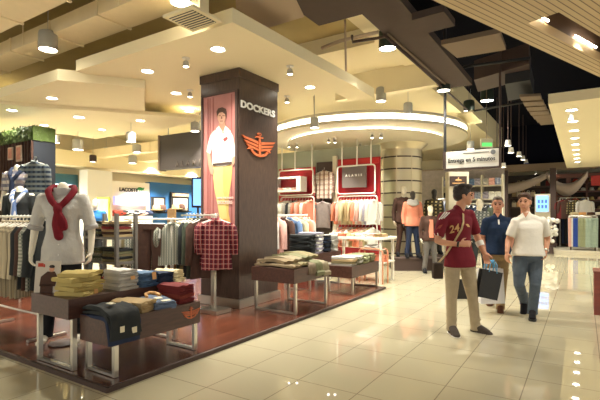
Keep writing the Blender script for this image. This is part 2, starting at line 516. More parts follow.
for k, (px, py) in enumerate(((328.5, 141), (335, 141), (366, 148), (372, 136), (381, 136), (289, 146), (297, 146), (360.5, 146))):
    p = onz(px, py - 3, 3.46)
    adjustable(p, 'small spotlight under the round canopy, ' + ['left one of the twin pair before the sign', 'right one of the twin pair before the sign', 'above the red sign', 'left of the pair beside the metal column', 'right of the pair beside the metal column', 'left of the pair behind the pillar', 'right of the pair behind the pillar', 'just left of the one above the red sign'][k], 48 if k in (0, 2, 3, 5) else 0)

def pendant(p, label, r, h, m, top, e, cordr=.006, open_bottom=True):
    """p is the centre of the lens"""
    t = thing('pendant_lamp', label, 'pendant lamp', p, 0, 'hanging cylinder pendant lamps')
    MB().lathe([(r * .96, 0), (r, 0), (r, h * .8), (r * .93, h * .93), (r * .6, h), (.01, h), (.01, h * .96), (r * .5, h * .95), (r * .9, h * .88), (r * .94, h * .4)], seg=28, closed=True).build('shade', M[m], t, smooth=SH)
    MB().lathe([(.001, .012), (r * .93, .012), (r * .93, .03), (.001, .03)], seg=24).build('lens', M['lens'], t)
    MB().tube([(0, 0, h - .01), (0, 0, top - p.z)], cordr, 6).build('cord', M['darkbrown'] if m == 'darklamp' else M['greylamp'], t)
    if e: spot(t, (0, 0, -.04), e * .7, 105, .1)
    return t
pendant(at(48, 50, 6.3), 'large grey cylinder pendant lamp hanging at the upper left', .125, .27, 'greylamp', 4.74, 90)
pendant(at(181, 3, 5.0), 'large bright pendant lamp cut by the top edge beside the air grille', .12, .26, 'greylamp', 4.74, 90)
pendant(at(387.5, 49, 7.2), 'dark green cylinder pendant lamp highest over the aisle', .14, .37, 'darklamp', 5.29, 80)
pendant(at(443.5, 91, 8.75), 'dark cylinder pendant lamp above the white hanging sign', .13, .36, 'darklamp', 5.29, 80)
pendant(at(381, 101.5, 9.2), 'pale cylinder pendant lamp over the canopy, higher of the two beside it', .105, .30, 'greylamp', 4.44, 60)
pendant(at(408, 114.5, 9.5), 'pale cylinder pendant lamp in front of the canopy edge, second from the left', .095, .26, 'greylamp', 4.44, 60)
pendant(at(314.5, 128, 8.6), 'pale cylinder pendant lamp hanging left in front of the glowing canopy', .085, .21, 'greylamp', 4.44, 60)
pendant(at(487, 101, 12.0), 'small dark pendant lamp with metal bracket over the aisle', .17, .35, 'darklamp', 5.29, 60)
pendant(at(469, 111.5, 12.5), 'small dark dome pendant lamp left of the bracketed one', .15, .32, 'darklamp', 5.29, 60)
pendant(at(470.5, 149.5, 13.5), 'small pale pendant lamp peeking above the white hanging sign', .11, .26, 'greylamp', 5.29, 40)

# pipes, baffles and ducts of the dark ceiling
def bar(name, label, cat, pts, r, m):
    o = MB().tube(pts, r, 8).build(name, M[m], org=V(pts[0]), smooth=True)
    return tag(o, label, cat)
def pipe(label, pix, z, r, m='brown'): return bar('ceiling_pipe', label, 'pipe', [onz(x, y, z) for x, y in pix], r, m)
pipe('thin dark pipe along the edge of the cream notch', [(384, 35), (441, 86), (470, 112)], 3.95, .02, 'darkbrown')
pipe('thin tan pipe beside the dark one at the notch edge', [(388, 34), (445, 84)], 3.97, .016, 'tan')
pipe('grey pipe with a bend hanging in the cream notch', [(322, 48), (340, 41), (378, 32)], 4.3, .03, 'soffit2')
pipe('dark bent pipe running into the first dark pendant', [(352, 36), (352.5, 42), (378, 38), (400, 33)], 4.1, .022, 'darkbrown')
pipe('long black pipe crossing the dark ceiling behind the dark pendants', [(425, 76), (470, 66), (530, 58)], 4.3, .03, 'black')
pipe('black pipe crossing lower behind the sign', [(462, 113), (530, 101)], 4.2, .03, 'black')
def baffle(label, pix, z, th, m, name='ceiling_baffle', cat='ceiling panel'):
    poly = [onz(x, y, z) for x, y in pix]
    c = sum(poly, V()) / len(poly); c.z = z
    return tag(MB().prism(poly, z, z + th).build(name, M[m], org=c), label, cat)
baffle('square brown ceiling panel hung next to the wood ceiling', [(412, 20), (444, 11.5), (455, 26), (424, 34)], 3.9, .09, 'brown')
baffle('long tan ceiling panel ending at the wood ceiling edge', [(441, 45), (500, 33), (506, 50), (457, 58)], 3.9, .07, 'tan')
for k in range(7):
    y0 = 97 + 5.9 * k - .28 * k * k; x0 = 519.5 + 3.2 * k
    baffle(f'{ORD[k]} of the tan ladder like baffles in the dark ceiling, counted from the camera', [(x0, y0), (x0 + 21 - .7 * k, y0 - 1.2), (x0 + 22.5 - .7 * k, y0 + 2.9 - .2 * k), (x0 + 2.2, y0 + 4.1 - .2 * k)], 3.8, .05, 'tan')
baffle('dark duct box below the black pipe over the aisle', [(474, 80), (529, 64), (531, 78), (478, 92)], 4.2, .4, 'darkbrown', 'air_duct', 'duct')
baffle('black duct box behind the bracketed dark pendant', [(505, 84), (530, 80), (534, 96), (508, 101)], 4.0, .35, 'black', 'air_duct', 'duct')
baffle('cream stub panel seen over the small dark pendants', [(458, 116), (472, 112), (482, 123), (464, 125)], 3.9, .06, 'soffit', )
bar('hanging_rod', 'thin grey rod hanging in the lit ceiling notch', 'rod', [at(345, 20, 6.8), at(346, 71, 6.8)], .018, 'soffit2')
bar('hanging_rod', 'thin rod between the pillar ceiling and the canopy', 'rod', [at(314, 96, 8.62), at(314.5, 118, 8.62)], .012, 'soffit2')
# spot in the wood ceiling recess
adjustable(sloc(2.4, .45, 3.775), 'bright spotlight inside the dark recess of the wood ceiling', 40)
# ================================================================ PLATFORM, PILLAR
PZ = .04
dk = thing('display_platform', 'low red brown wooden display platform edged with a dark strip', 'platform', (-5.5, 5, 0))
MB().box((-5.82, 5.05, .018), (5.25, 5.84, .036)).build('deck', M['deck'], dk, org=dk.location)
b = MB(); b.box((-3.195, 5.05, .02), (.03, 5.86, .042)); b.box((-5.82, 2.125, .02), (5.27, .03, .042)); b.box((-5.82, 7.97, .02), (5.27, .03, .042))
b.build('edge_strip', M['darkbrown'], dk, org=dk.location)

PX0, PX1, PY0, PY1 = -5.055, -4.27, 4.98, 5.95
pl = thing('pillar', 'square dark brown pillar with white lettering and an orange winged anchor', 'pillar', ((PX0 + PX1) / 2, (PY0 + PY1) / 2, PZ))
b = MB(); b.box((pl.location.x, pl.location.y, 1.84), (PX1 - PX0, PY1 - PY0, 3.58)); b.build('shaft', M['pillar'], pl, org=pl.location)
b = MB(); b.box((pl.location.x, pl.location.y, 3.53), (PX1 - PX0 + .03, PY1 - PY0 + .03, .13)); b.build('cap_band', M['pillar'], pl, org=pl.location)
b = MB(); b.box((pl.location.x, pl.location.y, .105), (PX1 - PX0 + .07, PY1 - PY0 + .07, .13)); b.build('plinth', M['steel'], pl, org=pl.location)
# right face is x = PX1: lettering and emblem
pc = ony(0, 0, 1)
def onpil(px, py): return onx(px, py, PX1 + .012)
c = onpil(258.5, 109.5)
lg = lettering('lettering', 'DOCKERS', .143, M['letter'], pl, c - pl.location, (PI / 2, 0, PI / 2), .012, .005, 1.04)
lg.scale = (1.30, 1, 1)
def emblem(parent, c, w, rot, m, depth=.02, name='anchor_emblem', zs=.56):
    n_ = [0]
    """winged anchor, drawn in x-z"""
    b = MB()
    def pr(poly):
        n_[0] += 1; dd = depth * (.5 + .013 * (n_[0] % 24))
        b.loft([[V((x * w, -dd, z * w * zs)) for x, z in poly], [V((x * w, dd, z * w * zs)) for x, z in poly]])
    def sym(poly): pr(poly); pr([(-x, z) for x, z in poly][::-1])
    for z0, z1, L in ((.16, .07, .52), (.03, -.05, .47), (-.09, -.16, .41)):
        sym([(.045, z0 - .05), (L, z0 + .055), (L - .06, z0 - .03), (.045, z1 - .06)])
    pr([(-.03, .33), (.03, .33), (.035, -.42), (-.035, -.42)])
    pr([(-.11, .235), (.11, .235), (.11, .285), (-.11, .285)])
    ring = [(0.055 * cos(a), .37 + .055 * sin(a)) for a in [2 * PI * k / 14 for k in range(14)]]
    inn = [(0.026 * cos(a), .37 + .026 * sin(a)) for a in [2 * PI * k / 14 for k in range(14)]]
    for k in range(14):
        j = (k + 1) % 14
        pr([ring[k], ring[j], inn[j], inn[k]])
    A = [(.30 * sin(a), -.13 - .30 * cos(a) * .95) for a in [-1.25 + 2.5 * k / 12 for k in range(13)]]
    Bq = [(.24 * sin(a), -.13 - .215 * cos(a) * .95) for a in [-1.25 + 2.5 * k / 12 for k in range(13)]]
    for k in range(12): pr([A[k], A[k + 1], Bq[k + 1], Bq[k]])
    sym([(.22, -.17), (.36, -.22), (.31, -.10)])
    o = b.build(name, m, parent); o.location = c; o.rotation_euler = rot
    return o
c = onpil(259.3, 145)
emblem(pl, c - pl.location, .80, (0, 0, PI / 2), M['orange'])

# poster on the left face (y = PY0)
pt = [ony(203.5, 96, PY0), ony(237.5, 232, PY0)]
w_, h_ = pt[1].x - pt[0].x, 2.05
pz1 = ony(237, 90.5, PY0).z
pz0 = ony(237, 233, PY0).z
pcx = (pt[0].x + pt[1].x) / 2
po = thing('poster', 'tall framed poster of a standing man in white shirt and yellow trousers on the pillar', 'poster', (pcx, PY0 - .02, pz0))
PH = pz1 - pz0
b = MB(); b.box((0, .008, PH / 2), (w_, .014, PH)); b.build('print', mat('poster_red', (.42, .17, .15), .4, var=.35, vscale=3), po)
b = MB()
for x in (-w_ / 2, w_ / 2): b.box((x, 0, PH / 2), (.035, .040, PH + .036))
for z in (0, PH): b.box((0, 0, z), (w_, .036, .034))
b.build('frame', M['darkbrown'], po)
b = MB()
for x, ww in ((-.235, .03), (-.19, .02), (-.12, .025), (.25, .02)): b.box((x, -.001, PH / 2), (ww, .003, PH * .96))
b.build('door_boards', mat('poster_dark', (.30, .09, .08), .4), po)
def flat(name, polys, m, y):
    b = MB()
    for p in polys: b.loft([[V((x, y, z)) for x, z in p], [V((x, y + .003, z)) for x, z in p]])
    return b.build(name, m, po)
def pp(px, py):
    q = ony(px, py, PY0 - .02); return (q.x - po.location.x, q.z - po.location.z)
P_ = lambda *l: [pp(x, y) for x, y in l]
pyel = mat('poster_yellow', (.62, .43, .13), .5, var=.2, vscale=6)
flat('trouser_leg', [P_((222, 163), (233, 161.5), (231.5, 180), (229, 196), (228.5, 212), (230.5, 222), (224.5, 222), (222, 206), (220.5, 186))], pyel, -.004)
flat('trouser_leg', [P_((212.5, 165), (223.5, 163), (223, 178), (224, 194), (227, 214), (226.5, 221), (220.5, 221), (218, 206), (214.5, 188))], mat('poster_yellow_light', (.70, .52, .19), .5, var=.15, vscale=7), -.006)
flat('boots', [P_((220.5, 219), (226.5, 219), (227.5, 227), (225, 230), (222, 229)), P_((225.5, 221), (230.8, 221), (233, 229), (231, 231), (227, 229))], mat('poster_orange', (.62, .27, .09), .5), -.008)
pwh = mat('poster_white', (.70, .66, .58), .5, var=.12, vscale=9)
flat('shirt', [P_((213.5, 131.5), (217.5, 129), (219.5, 127), (224.5, 126), (227.5, 128), (231, 131), (232.5, 140), (231.8, 152), (232.5, 163), (226, 166), (218, 166.5), (212.5, 165), (213, 152), (212, 142))], pwh, -.009)
psl = mat('poster_white_shade', (.60, .55, .48), .5, var=.15, vscale=9)
flat('sleeve', [P_((214, 131), (211, 135), (208.6, 143), (207, 152), (210.8, 154), (213.2, 146), (215, 138))], psl, -.011)
flat('sleeve', [P_((230.5, 131), (233.5, 136), (235.2, 146), (235.6, 156), (232.4, 158), (231.4, 148), (230, 138))], psl, -.011)
psk = mat('poster_skin', (.50, .27, .18), .5)
flat('forearm', [P_((207.3, 152), (210.6, 153.5), (212, 163), (214.6, 170), (213.6, 175), (211, 174), (208.6, 165))], psk, -.010)
flat('forearm', [P_((233, 157), (235.4, 156), (235, 163), (232.4, 168), (231.3, 165))], psk, -.010)
flat('neck', [P_((219.6, 121), (225.4, 121), (226.4, 128), (223.8, 134), (219.4, 128))], mat('poster_skin_shade', (.42, .21, .13), .5), -.012)
flat('collar', [P_((219.5, 126), (216.8, 128.6), (220.8, 135), (223.2, 132)), P_((226, 126), (229.4, 129), (227.4, 135.5), (224, 132))], pwh, -.0135)
flat('head', [[pp(222.2 + 4.2 * cos(a) * (1 - .16 * max(0, -sin(a))), 116.6 - 7.6 * sin(a)) for a in [2 * PI * k / 20 for k in range(20)]]], psk, -.015)
flat('hair', [P_((217.8, 117.5), (217.2, 112), (219.0, 108.6), (223, 107.4), (226.6, 109), (227.4, 113), (226.6, 119), (225.8, 114.4), (223, 112.2), (220, 113), (218.6, 115))], M['hairbrown'], -.017)
flat('face_lines', [P_((219.2, 115.6), (221.4, 115.4), (221.4, 116.2), (219.2, 116.4)), P_((223.2, 115.4), (225.4, 115.6), (225.4, 116.4), (223.2, 116.2)), P_((220.6, 121), (223.6, 120.9), (223.4, 121.6), (220.8, 121.7)), P_((222.0, 116.4), (222.6, 116.4), (222.9, 119), (221.6, 119))], mat('poster_face_dark', (.16, .07, .04), .5), -.0175)
flat('sunglasses', [P_((223.6, 139), (227.6, 136.5), (228.4, 139), (224.8, 142))], mat('poster_maroon', (.25, .05, .05), .5), -.0145)
flat('belt', [P_((213.5, 163.6), (232.3, 161.6), (232.4, 164), (213.5, 166))], M['darkbrown'], -.0155)
wl = mat('poster_letters', (.72, .52, .46), .5)
for s, py, sz in (('WEAR THE PANTS', 198.0, .040), ('DOCKERS', 202.5, .066)):
    q = ony(226.5, py, PY0 - .02)
    lettering('caption', s, sz, wl, po, (q.x - po.location.x - .02, -.013, q.z - po.location.z), (PI / 2, 0, 0), .002, .002)

# ================================================================ TABLES
def table(label, x0, x1, y0, y1, zb, zt, m='brownwood', legw=.035, emb=False):
    t = thing('display_table', label, 'table', ((x0 + x1) / 2, (y0 + y1) / 2, PZ))
    hx, hy = (x1 - x0) / 2, (y1 - y0) / 2
    b = MB(); b.box((0, 0, (zb + zt) / 2 - PZ), (hx * 2, hy * 2, zt - zb))
    o = b.build('tabletop', M[m], t)
    for s in (-1, 1):
        b = MB()
        y = s * (hy - .06)
        zz = zb - PZ
        for x in (-hx + .04, hx - .02): b.box((x, y, zz / 2), (legw, legw * 1.2, zz))
        b.box((.01, y, .014), (hx * 2 - .065, legw * 1.1, .022))
        b.build('leg', M['steel'], t)
    return t
T1 = table('tall brown display table under the yellow trousers and grey shirts', -4.42, -3.785, 2.14, 3.42, .50, .68)
T2 = table('low brown display table with an orange anchor at the platform corner', -3.775, -3.33, 2.24, 3.27, .31, .53)
emblem(T2, V((.2275, .385, .395)), .25, (0, 0, PI / 2), M['orange'], .006)
T3 = table('brown display table right of the pillar covered with laid trousers', -4.08, -3.33, 5.03, 6.0, .47, .67)
T4 = table('farthest brown display table on the platform with piled green tops', -3.86, -3.33, 6.82, 8.0, .33, .53)
T5 = table('brown table behind the others with dark and lilac piles', -4.75, -4.15, 6.75, 8.0, .50, .70)

# ================================================================ CLOTHES
def folded(label, p, rz, w, d, h, n, m, name='folded_trousers', cat='trousers', group=None, tagm=None, tilt=(0, 0), seed=0):
    """one folded garment: n rounded plies"""
    rnd = random.Random(hash((round(p[0], 2), round(p[1], 2), round(p[2], 2), n)) % 9999)
    t = thing(name, label, cat, p, rz, group)
    b = MB()
    prof = []
    ply = h / n
    for k in range(n):
        for a in (-70, -25, 25, 70):
            a = math.radians(a)
            prof.append((-d / 2 - .012 * rnd.random() + ply * .5 * (cos(a) - 1), k * ply + ply / 2 + ply / 2 * sin(a) * .98))
    for k in range(5):
        a = math.radians(90 - 45 * k)
        prof.append((d / 2 + h * .5 * (cos(a) - 1), h / 2 + h / 2 * sin(a)))
    secs = []
    N = 9
    for i in range(N):
        u = i / (N - 1) * 2 - 1
        k = 1 - .06 * abs(u) ** 6
        sec = []
        for y, z in prof:
            zz = z * (1 - .10 * abs(u) ** 4) + (.006 * sin(5 * u + y * 9 + rnd.random() * .6)) * (z / h)
            sec.append(V((u * w / 2 + .004 * rnd.uniform(-1, 1), y * k + .010 * sin(3 * u + z * 40), zz)))
        secs.append(sec)
    b.loft(secs)
    b.build('cloth', m, t, smooth=SH)
    if tagm:
        tb = MB(); tb.box((.04, -d / 2 - .012, h * .5), (.05, .004, min(.07, h * 1.1)), Matrix.Rotation(-.1, 3, 'X')); tb.build('price_tag', tagm, t)
    t.rotation_euler = (tilt[0], tilt[1], rz)
    return t

def stack(labels, p, rz, w, d, h, cols, n=2, tags=(), name='folded_trousers', cat='trousers', jit=.012, yaw=.04, group=None):
    z = p[2]
    rnd = random.Random(len(labels) + int(p[0] * 100))
    for k, l in enumerate(labels):
        folded(l, (p[0] + rnd.uniform(-jit, jit), p[1] + rnd.uniform(-jit, jit), z), rz + rnd.uniform(-yaw, yaw), w * rnd.uniform(.96, 1.03), d, h, n, cols[k % len(cols)], name, cat, group, M['tagorange'] if k in tags else None)
        z += h * .985
def place(s): return {0: 'lowest', -1: 'topmost'}
def names(n, what, where):
    out = []
    for k in range(n):
        pos = 'lowest' if k == 0 else 'topmost' if k == n - 1 else f'{ORD[k]} from the bottom'
        out.append(f'{what} {where}, {pos}')
    return out
M['tagorange'] = mat('orange_tag', (.75, .42, .16), .5)
M['tagpale'] = mat('pale_tag', (.75, .68, .50), .5)
M['yellow'] = cloth('mustard_cloth', (.46, .36, .13), .12)
M['greyc'] = cloth('grey_cloth', (.42, .40, .36), .12)
M['denim'] = cloth('denim', (.06, .11, .20))
M['navyc'] = cloth('navy_cloth', (.025, .035, .07))
M['creamc'] = cloth('cream_cloth', (.62, .53, .33), .1)
M['whitec'] = cloth('white_cloth', (.72, .70, .64), .08)
M['redc'] = cloth('red_cloth', (.45, .06, .04))
M['maroonc'] = cloth('maroon_cloth', (.16, .025, .025))
M['charc'] = cloth('charcoal_cloth', (.030, .033, .034))
M['blackc'] = cloth('black_cloth', (.014, .014, .017))
M['khaki'] = cloth('khaki_cloth', (.40, .29, .15), .15)
M['olive'] = cloth('olive_cloth', (.20, .17, .09))
M['green'] = cloth('sage_cloth', (.155, .155, .085))
M['brownc'] = cloth('brown_cloth', (.075, .04, .03))
M['blue'] = cloth('blue_cloth', (.13, .21, .36))
M['lilac'] = cloth('lilac_cloth', (.36, .34, .42))
M['salmon'] = cloth('salmon_cloth', (.75, .27, .17), .1)
M['pink'] = cloth('pink_cloth', (.72, .42, .36), .1)
M['darkgreen'] = cloth('dark_green_cloth', (.07, .085, .06))
M['teal'] = cloth('teal_cloth', (.04, .35, .38))
M['redcheck'] = plaid('red_check', (.30, .035, .038), (.085, .012, .022), (.42, .25, .22), 15)
M['greycheck'] = bands('grey_check', [(.48, .46, .38), (.10, .12, .10), (.26, .27, .22)], 26, 'X', both='Z')
M['whitecheck'] = plaid('white_check', (.70, .66, .58), (.22, .13, .10), (.45, .30, .22), 7)
M['yellowcheck'] = bands('yellow_check', [(.45, .36, .16), (.035, .03, .02), (.06, .05, .03)], 10, 'X', both='Z', w=.55)
M['stripe'] = bands('beige_stripe', [(.50, .42, .28), (.30, .25, .17)], 30, 'X')
M['bluestripe'] = bands('blue_stripe', [(.55, .55, .58), (.12, .18, .35)], 20, 'X')

RA = PI / 2      # clothes on the platform tables face the aisle (+x)
# tall table T1
zt = .68
stack(names(5, 'folded mustard yellow trousers', 'at the left end of the tall table'), (-4.03, 2.36, zt), RA + .35, .30, .30, .042, [M['yellow']], 2, (0,), jit=.028, yaw=.3)
stack(names(6, 'folded grey shirt', 'in the neat pile with an orange tag'), (-3.94, 2.76, zt), RA, .21, .28, .033, [M['greyc'], cloth('pale_grey_cloth', (.50, .48, .44), .1)], 1, (3,), 'folded_shirt', 'shirt', jit=.006)
stack(names(4, 'folded blue jeans', 'beside the grey shirts on the tall table'), (-3.92, 3.0, zt), RA, .20, .28, .036, [M['denim'], cloth('mid_denim', (.09, .15, .24))], 2, (2, 3), jit=.01)
stack(names(3, 'folded dark navy trousers', 'behind the denim shirt on the tall table'), (-3.90, 3.20, zt), RA, .19, .28, .042, [M['navyc']], 2, jit=.01)
stack(names(3, 'folded cream trousers', 'at the right end of the tall table'), (-3.92, 3.36, zt + .0), RA + .15, .18, .30, .044, [M['creamc']], 2, jit=.02)
folded('folded white shirt behind the cream trousers on the tall table', (-4.25, 3.2, zt), RA, .25, .22, .11, 2, M['whitec'], 'folded_shirt', 'shirt')
folded('folded bright red shirt behind the navy trousers on the tall table', (-4.24, 2.93, zt), RA, .22, .20, .10, 2, M['redc'], 'folded_shirt', 'shirt')
# low table T2
zt = .53
stack(names(4, 'folded dark red trousers', 'at the far end of the low table'), (-3.56, 3.14, zt), RA, .20, .34, .045, [M['maroonc'], cloth('brick_cloth', (.24, .05, .035)), M['maroonc']], 2, jit=.01)
ds = folded('folded blue denim shirt with a tan collar and pale tags on the low table', (-3.53, 2.88, zt), RA - .25, .22, .38, .075, 3, cloth('light_denim', (.13, .17, .25)), 'folded_shirt', 'shirt', tilt=(.06, 0))
b = MB(); b.tube([(-.07, .07, .078), (-.05, .15, .09), (0, .175, .094), (.05, .15, .09), (.07, .07, .078)], .016, 8); b.build('collar', M['tagorange'], ds)
b = MB(); b.box((.0, -.03, .081), (.07, .06, .004)); b.box((.02, -.15, .079), (.09, .05, .004)); b.build('paper_tag', M['tagpale'], ds)
stack(names(2, 'rumpled khaki trousers', 'folded in the middle of the low table'), (-3.55, 2.63, zt), RA + .25, .22, .38, .05, [M['khaki']], 3, jit=.02)

def drape(name, label, cat, path, w, th, m, across, fr=(), seed=1, folds=2.0):
    """cloth laid along path (points of its upper middle line), across is the width direction"""
    path = [V(p) for p in path]
    rnd = random.Random(seed)
    P = []
    for i in range(len(path) - 1):
        for k in range(4): P.append(path[i].lerp(path[i + 1], k / 4))
    P.append(path[-1])
    for _ in range(2): P = [P[0]] + [(P[i - 1] + P[i] * 2 + P[i + 1]) / 4 for i in range(1, len(P) - 1)] + [P[-1]]
    ac = V(across).normalized()
    secs = []
    for i, p in enumerate(P):
        t = (P[min(i + 1, len(P) - 1)] - P[max(i - 1, 0)]).normalized()
        nrm = ac.cross(t).normalized()
        if nrm.z < -.1: nrm = -nrm
        sec = []
        K = 8
        wob = w * (1 + .05 * sin(i * .9 + seed))
        for k in range(K + 1):
            u = k / K * 2 - 1
            sec.append(p + ac * (u * wob / 2) + nrm * (.008 * sin(folds * PI * u + i * .5 + seed)))
        for k in range(K, -1, -1):
            u = k / K * 2 - 1
            sec.append(p + ac * (u * wob / 2 * 1.02) - nrm * th)
        secs.append(sec)
    o = MB().loft(secs).build(name, m, org=path[0], smooth=SH)
    return tag(o, label, cat)
# dark charcoal jeans hanging over the low table's near corner
b = thing('draped_jeans', 'dark charcoal jeans piled over the front corner of the low table', 'jeans', (-3.55, 2.40, .53))
for k, (dx, z, L, m) in enumerate(((0, .025, .20, M['navyc']), (.01, .058, .16, M['charc']), (-.01, .092, .13, M['charc']))):
    pth = [(-3.77 + dx, 2.40, .53 + z - .022), (-3.6 + dx, 2.39, .53 + z), (-3.42 + dx, 2.37, .53 + z), (-3.31 + .3 * z, 2.36, .52 + z - .015), (-3.285 + .3 * z, 2.35, .53 - L)]
    d = drape('leg', '', '', pth, .30 - .012 * k, .026, m, (0.06, 1, 0), seed=k + 3)
    for key in ('label', 'category'): del d[key]
    d.parent = b; d.location = V(pth[0]) - b.location
for cc_, ss_ in (((-3.47, 2.34, .648), (.07, .05, .006)), ((-3.256, 2.42, .43), (.006, .05, .05)), ((-3.252, 2.30, .46), (.006, .04, .05))):
    q = MB(); q.box(cc_, ss_); q.build('price_tag', M['tagpale'], b, org=b.location)

# table T3: trousers laid across, ends over the aisle edge
M['khakid'] = cloth('dark_khaki', (.19, .14, .08), .2)
cols = [M['khakid'], M['olive'], cloth('taupe_cloth', (.16, .12, .08)), M['green'], cloth('stone_cloth', (.24, .20, .13))]
for k in range(5):
    y = 5.14 + .185 * k
    over = [0, 0, .10, .14, .16][k]
    z = .70 + .018 * (k % 2) + .012
    pth = [(-4.05, y + .03, z), (-3.7, y + .05, z + .01), (-3.40, y, z)]
    pth += [(-3.318, y - .01, z - .012), (-3.30, y - .02, .66 - over)] if over else [(-3.35, y, z)]
    drape('laid_trousers', ['tan trousers laid flat at the near end of the table beside the pillar', 'olive trousers laid second from the near end of the table beside the pillar',
          'taupe trousers hanging over the middle edge of the table beside the pillar', 'sage green trousers hanging over the edge of the table beside the pillar',
          'stone coloured trousers hanging over the far end of the table beside the pillar'][k], 'trousers', pth, .20, .03, cols[k], (.05, 1, 0), seed=k + 9)
for k in range(0):
    folded(['folded beige trousers lying on top of the laid trousers, nearest the pillar', 'folded cream trousers lying on top of the laid trousers, in the middle', 'folded khaki trousers lying on top of the laid trousers, at the far end'][k],
           (-3.82, 5.28 + .27 * k, .735), RA + .3, .22, .42, .045, 2, [M['khaki'], M['creamc'], M['olive']][k])
for k in range(4):
    y = 5.18 + .2 * k
    drape('laid_trousers', ['upper khaki trousers laid slantwise nearest the pillar', 'upper taupe trousers laid slantwise second from the pillar corner', 'upper sage trousers laid slantwise third from the pillar corner', 'upper olive trousers laid slantwise at the far table end'][k] + ' on the brown table', 'trousers',
          [(-4.0, y + .02, .765 + .02 * k), (-3.75, y + .06, .79 + .02 * k), (-3.5, y + .03, .765 + .01 * k)], .24, .04, [cols[0], cols[4], cols[3], cols[1]][k], (.3, 1, 0), seed=k + 31)
# T4
for k in range(4):
    stack(names(4, ['grey green folded top', 'sage folded top', 'pale green folded top', 'olive folded top'][k], ['at the near end of the farthest table', 'second along the farthest table', 'third along the farthest table', 'at the far end of the farthest table'][k]),
          (-3.58, 7.0 + .27 * k, .53), RA + .2, .25, .42, .038, [[M['greyc'], M['olive'], M['khaki']], [M['green'], M['greyc']], [cloth('pale_green_cloth', (.40, .42, .24)), M['green']], [M['olive'], M['green']]][k], 2, name='folded_garment', cat='top', yaw=.2)
# T5
for k, (mm, nm) in enumerate(((M['charc'], 'charcoal'), (M['lilac'], 'lilac'), (M['blackc'], 'black'), (M['greyc'], 'grey'))):
    n = (10, 11, 9, 9)[k]
    stack(names(n, f'{nm} folded top', 'on the table behind the pillar, ' + ['near end', 'second pile', 'third pile', 'far end'][k]), (-4.4, 6.9 + .3 * k, .70), RA + .1, .26, .44, .036, [mm, [M['charc'], M['whitec'], M['navyc'], M['greyc']][k]], 2, name='folded_garment', cat='top', yaw=.2)

# ---------------------------------------------------------------- hanging garments
def garment_mesh(b, w, L, th, sleeve, ph, open_=0.0, flare=1.0, K=20):
    """hanging shirt body: z from 0 (neck) down to -L; returns sleeves' ends"""
    secs = []
    prof = [(0, .055, .045), (-.018, .08, .05), (-.045, .30 * w, .045), (-.085, .485 * w, .04), (-.16, .46 * w, .05)]
    n = 6
    for k in range(1, n + 1):
        t = k / n
        prof.append((-.16 - (L - .16) * t, (.45 + .04 * t * flare) * w, .05 + .01 * t))
    for i, (z, hx, hy) in enumerate(prof):
        t = max(0, (-z - .15) / (L - .15))
        sec = []
        for k in range(K):
            a = 2 * PI * k / K
            rip = 1 + t * (.22 * sin(5 * a + ph) + .12 * sin(9 * a + 2 * ph))
            sec.append(V((hx * cos(a) * (1 + .03 * t * sin(3 * a + ph)), hy * th / .1 * sin(a) * rip, z + (.012 * sin(2 * a + ph) if i == len(prof) - 1 else 0))))
        secs.append(sec)
    b.loft(secs)
    if sleeve:
        for s in (-1, 1):
            sx = s * w * .45
            b.tube([(sx * .9, 0, -.075), (sx * 1.10, .0, -.13), (sx * 1.2, .01 * s, -.13 - sleeve * .55), (sx * 1.22, .02, -.13 - sleeve)],
                   [.055, .066, .055, .047], 10)
def hanger_mesh(b, w, hook=.07):
    pts = [(.0, 0, .012), (.018, 0, .022), (.022, 0, 0), (0, 0, -.02), (0, 0, -hook + .02)]
    b.tube(pts, .004, 6)
    b.tube([(-w * .44, 0, -hook - .05), (-.02, 0, -hook + .012), (.02, 0, -hook + .012), (w * .44, 0, -hook - .05)], .007, 6)
def hang(name, label, cat, p, rz, m, w=.44, L=.68, th=.1, sleeve=.26, group=None, flare=1, collar=True, hm=None, buttons=False):
    t = thing(name, label, cat, p, rz, group)
    ph = random.uniform(0, 6)
    b = MB(); garment_mesh(b, w, L, th, sleeve, ph, flare=flare)
    o = b.build('garment', m, t, smooth=math.radians(60)); o.location = (0, 0, -.065)
    b = MB(); hanger_mesh(b, w); b.build('hanger', hm or M['whitemetal'], t)
    if collar:
        b = MB(); b.lathe([(.056, -.085), (.066, -.08), (.05, -.045), (.045, -.05)], seg=14, closed=True)
        b.build('collar', m, t, smooth=True)
    return t
def trousers(name, label, cat, p, rz, m, w=.36, L=1.0, th=.05, group=None, tagm=None):
    t = thing(name, label, cat, p, rz, group)
    ph = random.uniform(0, 6)
    b = MB()
    for s in (-1, 1):
        secs = []
        for k in range(9):
            u = k / 8
            hx = w * (.26 - .06 * u); cx = s * w * (.235 + .03 * u)
            secs.append([V((cx + hx * cos(a), th * (1 - .3 * u) * sin(a) * (1 + .2 * sin(4 * a + ph)), -.06 - L * u)) for a in [2 * PI * j / 14 for j in range(14)]])
        b.loft(secs)
    b.build('leg_cloth', m, t, smooth=SH)
    b = MB(); b.loft([[V((w * .5 * cos(a), th * 1.05 * sin(a), z)) for a in [2 * PI * j / 18 for j in range(18)]] for z in (-.02, -.07, -.10)]); b.build('waistband', m, t, smooth=SH)
    b = MB(); b.tube([(.0, 0, .04), (.018, 0, .05), (.022, 0, .03), (0, 0, .01), (0, 0, -.015)], .004, 6); b.tube([(-w * .48, 0, -.02), (w * .48, 0, -.02)], .007, 6)
    b.build('hanger', M['whitemetal'], t)
    if tagm:
        b = MB(); b.box((w * .36, -th - .012, -.16), (.05, .004, .13)); b.build('price_tag', tagm, t)
    return t

